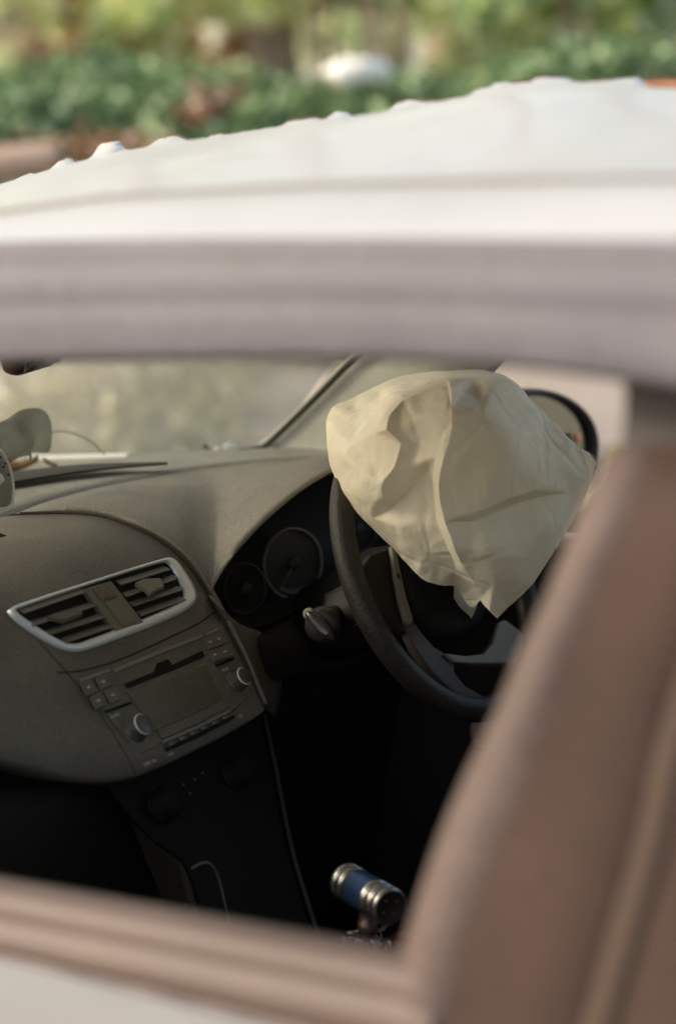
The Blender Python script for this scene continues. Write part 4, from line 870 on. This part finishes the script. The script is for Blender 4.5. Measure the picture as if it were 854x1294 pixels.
# ------------------------------------------------------------------ airbag: creased cloth shell
OUT = [(412, 528, 2.97), (421, 513, 2.99), (448, 500, 3.02), (480, 485, 3.05), (505, 475, 3.06), (540, 470, 3.06), (572, 468, 3.04), (605, 467, 3.02), (630, 470, 2.99), (645, 478, 2.95), (668, 500, 2.92), (694, 527, 2.90), (716, 550, 2.89), (732, 566, 2.88), (744, 572, 2.88), (752, 584, 2.88), (748, 604, 2.88),
       (736, 634, 2.88), (720, 664, 2.87), (700, 697, 2.86), (676, 735, 2.86), (655, 757, 2.86), (640, 770, 2.86), (628, 782, 2.86), (618, 772, 2.84), (606, 758, 2.85), (601, 764, 2.86), (598, 768, 2.87), (592, 766, 2.88), (586, 758, 2.89), (583, 752, 2.90), (577, 742, 2.89), (556, 741, 2.86), (540, 738, 2.85), (526, 729, 2.85), (512, 714, 2.86), (496, 694, 2.86), (478, 676, 2.86), (462, 658, 2.86), (444, 640, 2.87), (430, 624, 2.88), (420, 600, 2.90), (413, 572, 2.92), (411, 548, 2.94)]
INN = {'b0': (434, 576, 2.835), 'b1': (446, 560, 2.835), 'b2': (474, 547, 2.81), 'b3': (488, 543, 2.785), 'b4': (491, 524, 2.79), 'b5': (510, 504, 2.81), 'b6': (532, 494, 2.82), 'b7': (566, 488, 2.80),
       'r0': (570, 484, 2.79), 'r1': (571, 515, 2.764), 'r2': (571, 545, 2.75), 'r3': (561, 575, 2.746), 'r4': (553, 606, 2.743), 'r5': (555, 635, 2.743), 'r6': (562, 660, 2.748), 'r7': (573, 688, 2.755), 'r8': (584, 715, 2.79), 'r9': (604, 742, 2.82),
       'v1': (562, 512, 2.768), 'v2': (561, 545, 2.757), 'v3': (551, 577, 2.765), 'v4': (545, 606, 2.788), 'v5': (547, 640, 2.8), 'v6': (556, 668, 2.797), 'v7': (567, 696, 2.803), 'v8': (576, 722, 2.825),
       'c1': (507, 560, 2.785), 'c2': (499, 590, 2.78), 'c3': (481, 612, 2.788), 'c4': (492, 645, 2.815), 'c4b': (484, 630, 2.797), 'c5': (474, 584, 2.805), 'c6': (462, 600, 2.8), 'c7': (444, 600, 2.83),
       'd1': (530, 562, 2.79), 'd2': (520, 590, 2.785), 'd3': (512, 618, 2.797), 'd4': (525, 612, 2.803), 'd5': (535, 600, 2.803), 'd6': (468, 640, 2.815), 'd7': (452, 622, 2.82), 'd8': (505, 540, 2.79), 'd9': (535, 525, 2.778), 'd10': (470, 655, 2.83),
       'e1': (525, 660, 2.80), 'e2': (510, 680, 2.81), 'e3': (535, 700, 2.81), 'e4': (550, 720, 2.83), 'e5': (500, 665, 2.805),
       'f1': (600, 658, 2.775), 'f2': (640, 641, 2.80), 'f3': (680, 628, 2.83), 'f4': (720, 622, 2.86), 'g1': (600, 650, 2.752), 'g2': (640, 632, 2.765), 'g3': (680, 619, 2.80),
       'h1': (610, 520, 2.765), 'h2': (640, 550, 2.765), 'h3': (600, 580, 2.75), 'h4': (660, 590, 2.78), 'h5': (700, 585, 2.83), 'h6': (620, 485, 2.84), 'h7': (595, 545, 2.753), 'h8': (625, 605, 2.752),
       'i1': (620, 690, 2.76), 'i2': (650, 700, 2.785), 'i3': (690, 660, 2.82), 'i4': (625, 735, 2.80), 'i5': (655, 735, 2.82), 'i6': (595, 695, 2.765),
       't1': (450, 530, 2.90), 't2': (480, 515, 2.89), 't3': (520, 488, 2.92), 't4': (560, 478, 2.91), 't5': (430, 550, 2.87), 't6': (600, 476, 2.92)}
CRE = [('b0', 'b1', .6), ('b1', 'b2', .6), ('b2', 'b3', .7), ('b3', 'b4', .6), ('b4', 'b5', .6), ('b5', 'b6', .7), ('b6', 'b7', .8), ('r0', 'r1', .9), ('r1', 'r2', .9), ('r2', 'r3', .9), ('r3', 'r4', 1), ('r4', 'r5', 1), ('r5', 'r6', 1), ('r6', 'r7', 1), ('r7', 'r8', 1), ('r8', 'r9', 1),
       ('b3', 'c1', 1), ('c1', 'c2', 1), ('c2', 'c3', 1), ('c3', 'c4b', 1), ('c4b', 'c4', .9), ('c4', 'd10', .9), ('c4', 'd3', .5), ('c4', 'd4', .9), ('d4', 'v4', .6), ('c1', 'd1', .6), ('d1', 'v3', .5), ('v1', 'v2', .2), ('v2', 'v3', .3), ('v3', 'v4', .6), ('v4', 'v5', .6), ('v5', 'v6', .6), ('v6', 'v7', .6), ('v7', 'v8', .6),
       ('r6', 'f1', .9), ('f1', 'f2', .9), ('f2', 'f3', .9), ('f3', 'f4', .8), ('g1', 'g2', .5), ('g2', 'g3', .5)]
keys = list(INN); pts2 = [(a, b) for a, b, c in OUT] + [(INN[k][0], INN[k][1]) for k in keys]; deps = [c - .07 for a, b, c in OUT] + [INN[k][2] - .06 for k in keys]
no = len(OUT); idx = {k: no + i for i, k in enumerate(keys)}
edges = [(i, (i + 1) % no) for i in range(no)] + [(idx[a], idx[b]) for a, b, _ in CRE]
rv_, re_, rf_, ov_, _, _ = delaunay_2d_cdt([Vector(p) for p in pts2], edges, [], 1, 1e-4)
fp = []; omap = {}
for i, q in enumerate(rv_):
    s0 = ov_[i][0] if ov_[i] else None
    if s0 is not None: omap[s0] = i
    fp.append(D(pts2[s0][0], pts2[s0][1], deps[s0]) if s0 is not None else D(q.x, q.y, 2.8))
n = len(fp); outs = {omap[i] for i in range(no)}
bmap = {}; vv = list(fp)
cx, cy = 585, 600
for i in range(n):
    if i in outs: bmap[i] = i
    else:
        px_, py_ = rv_[i].x, rv_[i].y; bmap[i] = len(vv); dd = min(math.hypot(px_ - a, py_ - b) for a, b, _ in OUT); vv.append(D(px_, py_, 2.93 + min(.10, dd * .0018)))
ff = [tuple(q) for q in rf_] + [tuple(bmap[j] for j in q)[::-1] for q in rf_ if not all(j in outs for j in q)]
me = bpy.data.meshes.new('airbag'); me.from_pydata([tuple(p) for p in vv], [], ff); me.update()
bm = bmesh.new(); bm.from_mesh(me); bmesh.ops.recalc_face_normals(bm, faces=bm.faces)
cl_ = bm.edges.layers.float.get('crease_edge') or bm.edges.layers.float.new('crease_edge')
cset = {}
for a, b, c in CRE: cset[frozenset((omap.get(idx[a]), omap.get(idx[b])))] = c
for e in bm.edges:
    k = frozenset(v_.index for v_ in e.verts)
    if k in cset: e[cl_] = cset[k]
    elif all(v_.index in outs for v_ in e.verts): e[cl_] = .55
bm.to_mesh(me); bm.free()
me.polygons.foreach_set('use_smooth', [True] * len(me.polygons)); me.materials.append(M['bag'])
bag = bpy.data.objects.new('airbag', me); link(bag, car); bag['label'] = 'limp cream deployed airbag hanging from the steering wheel'
s_ = bag.modifiers.new('facets', 'SUBSURF'); s_.subdivision_type = 'SIMPLE'; s_.levels = 1; s_.render_levels = 1
s_ = bag.modifiers.new('sub', 'SUBSURF'); s_.levels = 4; s_.render_levels = 4
def dtex(name, size, depth=2, typ='CLOUDS'):
    t = bpy.data.textures.new(name, typ); t.noise_scale = size
    if typ == 'CLOUDS': t.noise_depth = depth
    return t
for nm, size, st_ in (('folds', .06, .0045), ('wrinkles', .022, .0018)):
    d_ = bag.modifiers.new(nm, 'DISPLACE'); d_.texture = dtex(nm, size, 2); d_.strength = st_; d_.mid_level = .5; d_.texture_coords = 'LOCAL'
# twisted neck of cloth down to the hub
nk = [[WP(x, y, o_) for x, y in ((560, 762), (572, 758), (584, 752), (600, 748))] if 0 else None for o_ in ()]
loft('airbag_neck', [[D(575, 735, 2.86), D(586, 740, 2.85), D(598, 742, 2.84), D(606, 746, 2.84)], [D(574, 760, 2.90), D(582, 764, 2.89), D(592, 768, 2.89), D(600, 772, 2.89)], [D(572, 772, 2.95), D(577, 782, 2.945), D(583, 788, 2.945), D(590, 792, 2.95)]], M['bag'], car, n=14, smoothrows=10, solid=.004)

# ------------------------------------------------------------------ seats
def seat(x0, label=None):
    s = empty('seat', (0, 0, 0), car)
    mb = MB(); mb.box((x0, -.42, .50), .48, .52, .16); mb.build('seat_cushion', M['seat'], s, bevel=.06)
    ax_ = (Vector((1, 0, 0)), Vector((0, .94, .33)), Vector((0, -.33, .94))); mb = MB(); mb.box((x0, -.82, .84), .47, .15, .62, ax_); mb.build('backrest', M['seat'], s, bevel=.06)
    mb = MB(); mb.box((x0, -.98, 1.22), .26, .10, .16, ax_); mb.build('headrest', M['seat'], s, bevel=.04)
    for k in (-.06, .06): MB().tube([(x0 + k, -.95, 1.1), (x0 + k, -.98, 1.2)], .006, 8).build('headrest_post', M['chrome'], s)
seat(-.38); seat(.38)
mb = MB(); mb.box((0, -1.55, .62), 1.25, .5, .2); mb.build('rear_bench', M['seat'], car, bevel=.06)
mb = MB(); mb.box((0, -1.85, .9), 1.25, .14, .5); mb.build('rear_backrest', M['seat'], car, bevel=.06)

# ------------------------------------------------------------------ loose things on the dash
def crumb(px, py, s, m, name, label, cat_, group=None, z=1.103, seed=0):
    c = P(px, py, Z=z); r = random.Random(seed); bm = bmesh.new(); bmesh.ops.create_icosphere(bm, subdivisions=2, radius=s)
    for v_ in bm.verts: v_.co = v_.co * (1 + .35 * noise.noise(v_.co * (1.2 / s) + Vector((seed, 0, 0)))); v_.co.z *= .6
    me = bpy.data.meshes.new(name); bm.to_mesh(me); bm.free(); me.materials.append(m); o = bpy.data.objects.new(name, me); o.location = c; link(o); return tag(o, label, cat_, group)
crumb(291, 564, .0105, M['crumb'], 'plaster_lump', 'largest white lump lying at the foot of the windscreen', 'lump', seed=1, z=1.08)
crumb(275, 567, .0050, M['crumb'], 'plaster_lump', 'small white crumb left of the largest white lump', 'lump', seed=2, z=1.08)
crumb(264, 564, .0045, M['crumb'], 'plaster_lump', 'tiny white crumb beside the dry leaf, farthest left of the crumbs', 'lump', seed=3, z=1.08)
def dleaf(px, py, s, label, seed, z=1.092):
    c = P(px, py, Z=z); r = random.Random(seed); a = r.random() * 6; u = Vector((math.cos(a), math.sin(a), .25)).normalized(); w_ = Vector((-math.sin(a), math.cos(a), .1)).normalized()
    rows = [[c + u * (s * t) + w_ * (s * .38 * k * math.sin(math.pi * (t + 1) / 2) ** .8) + Vector((0, 0, s * (.3 * k * k + .15 * t * t))) for k in (-1, -.5, 0, .5, 1)] for t in (-1, -.6, -.2, .2, .6, 1)]
    v, f = grid(rows); tag(mesh('dry_leaf', v, f, M['leafd'], solid=.0006), label, 'leaf')
dleaf(262, 569, .012, 'curled dry leaf beside the white crumbs at the windscreen corner', 1, 1.082)
dleaf(30, 592, .022, 'brown dry leaf in front of the crumpled plastic at far left', 2)
dleaf(10, 588, .026, 'large brown leaf under the crumpled clear plastic', 3)
dleaf(64, 588, .014, 'small brown leaf at the left end of the white strip', 4)
# white paper strip at the foot of the windscreen
a_ = P(38, 580, Z=1.088); b2_ = P(162, 577, Z=1.086)
ux = (b2_ - a_).normalized(); mb = MB(); mb.box((a_ + b2_) / 2, (b2_ - a_).length, .03, .006, (ux, Vector((-ux.y, ux.x, 0)), Vector((0, 0, 1)))); tag(mb.build('plastic_strip', M['crumb'], bevel=.002), 'long white plastic strip lying under the windscreen', 'strip')
# thin bent wire
wp = [P(x, y, Y=.60) for x, y in ((60, 546), (82, 545), (100, 550), (118, 560), (132, 574))]
tag(MB().tube(cat(wp, 24), .0012, 6).build('bent_wire', mat('grey_wire', (.3, .3, .27), .5)), 'thin grey wire arching over the white plastic strip', 'wire')
# crumpled clear plastic
YW = .50
cr = [[(-60, 545), (-20, 540), (8, 531), (24, 520), (40, 516), (54, 518), (62, 527), (66, 545), (64, 570)], [(-60, 560), (-20, 556), (8, 546), (24, 534), (40, 528), (50, 530), (56, 540), (59, 555), (58, 572)],
      [(-60, 575), (-20, 570), (6, 562), (20, 554), (32, 548), (40, 546), (44, 550), (44, 560), (40, 572)], [(-60, 600), (-20, 596), (2, 590), (14, 584), (24, 578), (32, 576), (38, 576), (40, 578), (38, 582)]]
rws = [[P(x, y, Y=YW - .012 * j + .012 * noise.noise(Vector((x * .09, y * .09, j)))) for x, y in r] for j, r in enumerate(cr)]
tag(loft('plastic_wrap', rws, M['plastic'], n=40, smoothrows=26, solid=.0015), 'crumpled cloudy plastic wrap standing on the dash at far left', 'plastic')
# perforated silver holder at the left edge
hol = [(-60, 575), (-20, 566), (0, 569), (8, 580), (14, 594), (17, 612), (17, 630), (12, 640), (0, 643), (-40, 645)]
YP = .34; hs = empty('phone_holder', P(-20, 640, Y=YP)); base0 = hs.location.copy()
plate('holder_body', [P(x, y, Y=YP) - base0 for x, y in hol], .014, (-.5, -.8, .2), mat('holder_grey', (.26, .25, .21), .45), hs, bevel=.003)
tb = [P(x, y, Y=YP - .006) - base0 for x, y in hol[1:]]; MB().tube(cat(tb, 60), .0016, 8).build('holder_edge', M['silver'], hs)
plate('holder_pad', [P(x, y, Y=YP - .008) - base0 for x, y in ((-40, 606), (-10, 600), (3, 598), (8, 607), (-2, 616), (-20, 628), (-40, 634))], .006, (-.5, -.8, .2), M['silver'], hs, bevel=.002)
for x, y in ((1, 578), (5, 590), (7, 586), (11, 600), (-3, 584)):
    MB().lathe(P(x, y, Y=YP - .002) - base0, (-.5, -.8, .2), [(.0012, 0), (.0012, .0016), (0, .0016)], 8).build('hole', M['black'], hs)
tag(hs, 'silver rimmed perforated phone holder at the left edge of the dash', 'phone holder')
cpin = P(2, 680, Z=1.085); tag(MB().tube([cpin + Vector((-.02, 0, 0)), cpin + Vector((-.004, 0, .004)), cpin + Vector((.006, -.004, .001))], [.003, .0035, .001], 8).build('loose_clip', M['seam']), 'small dark clip lying on the dash above the left end of the vent', 'clip')
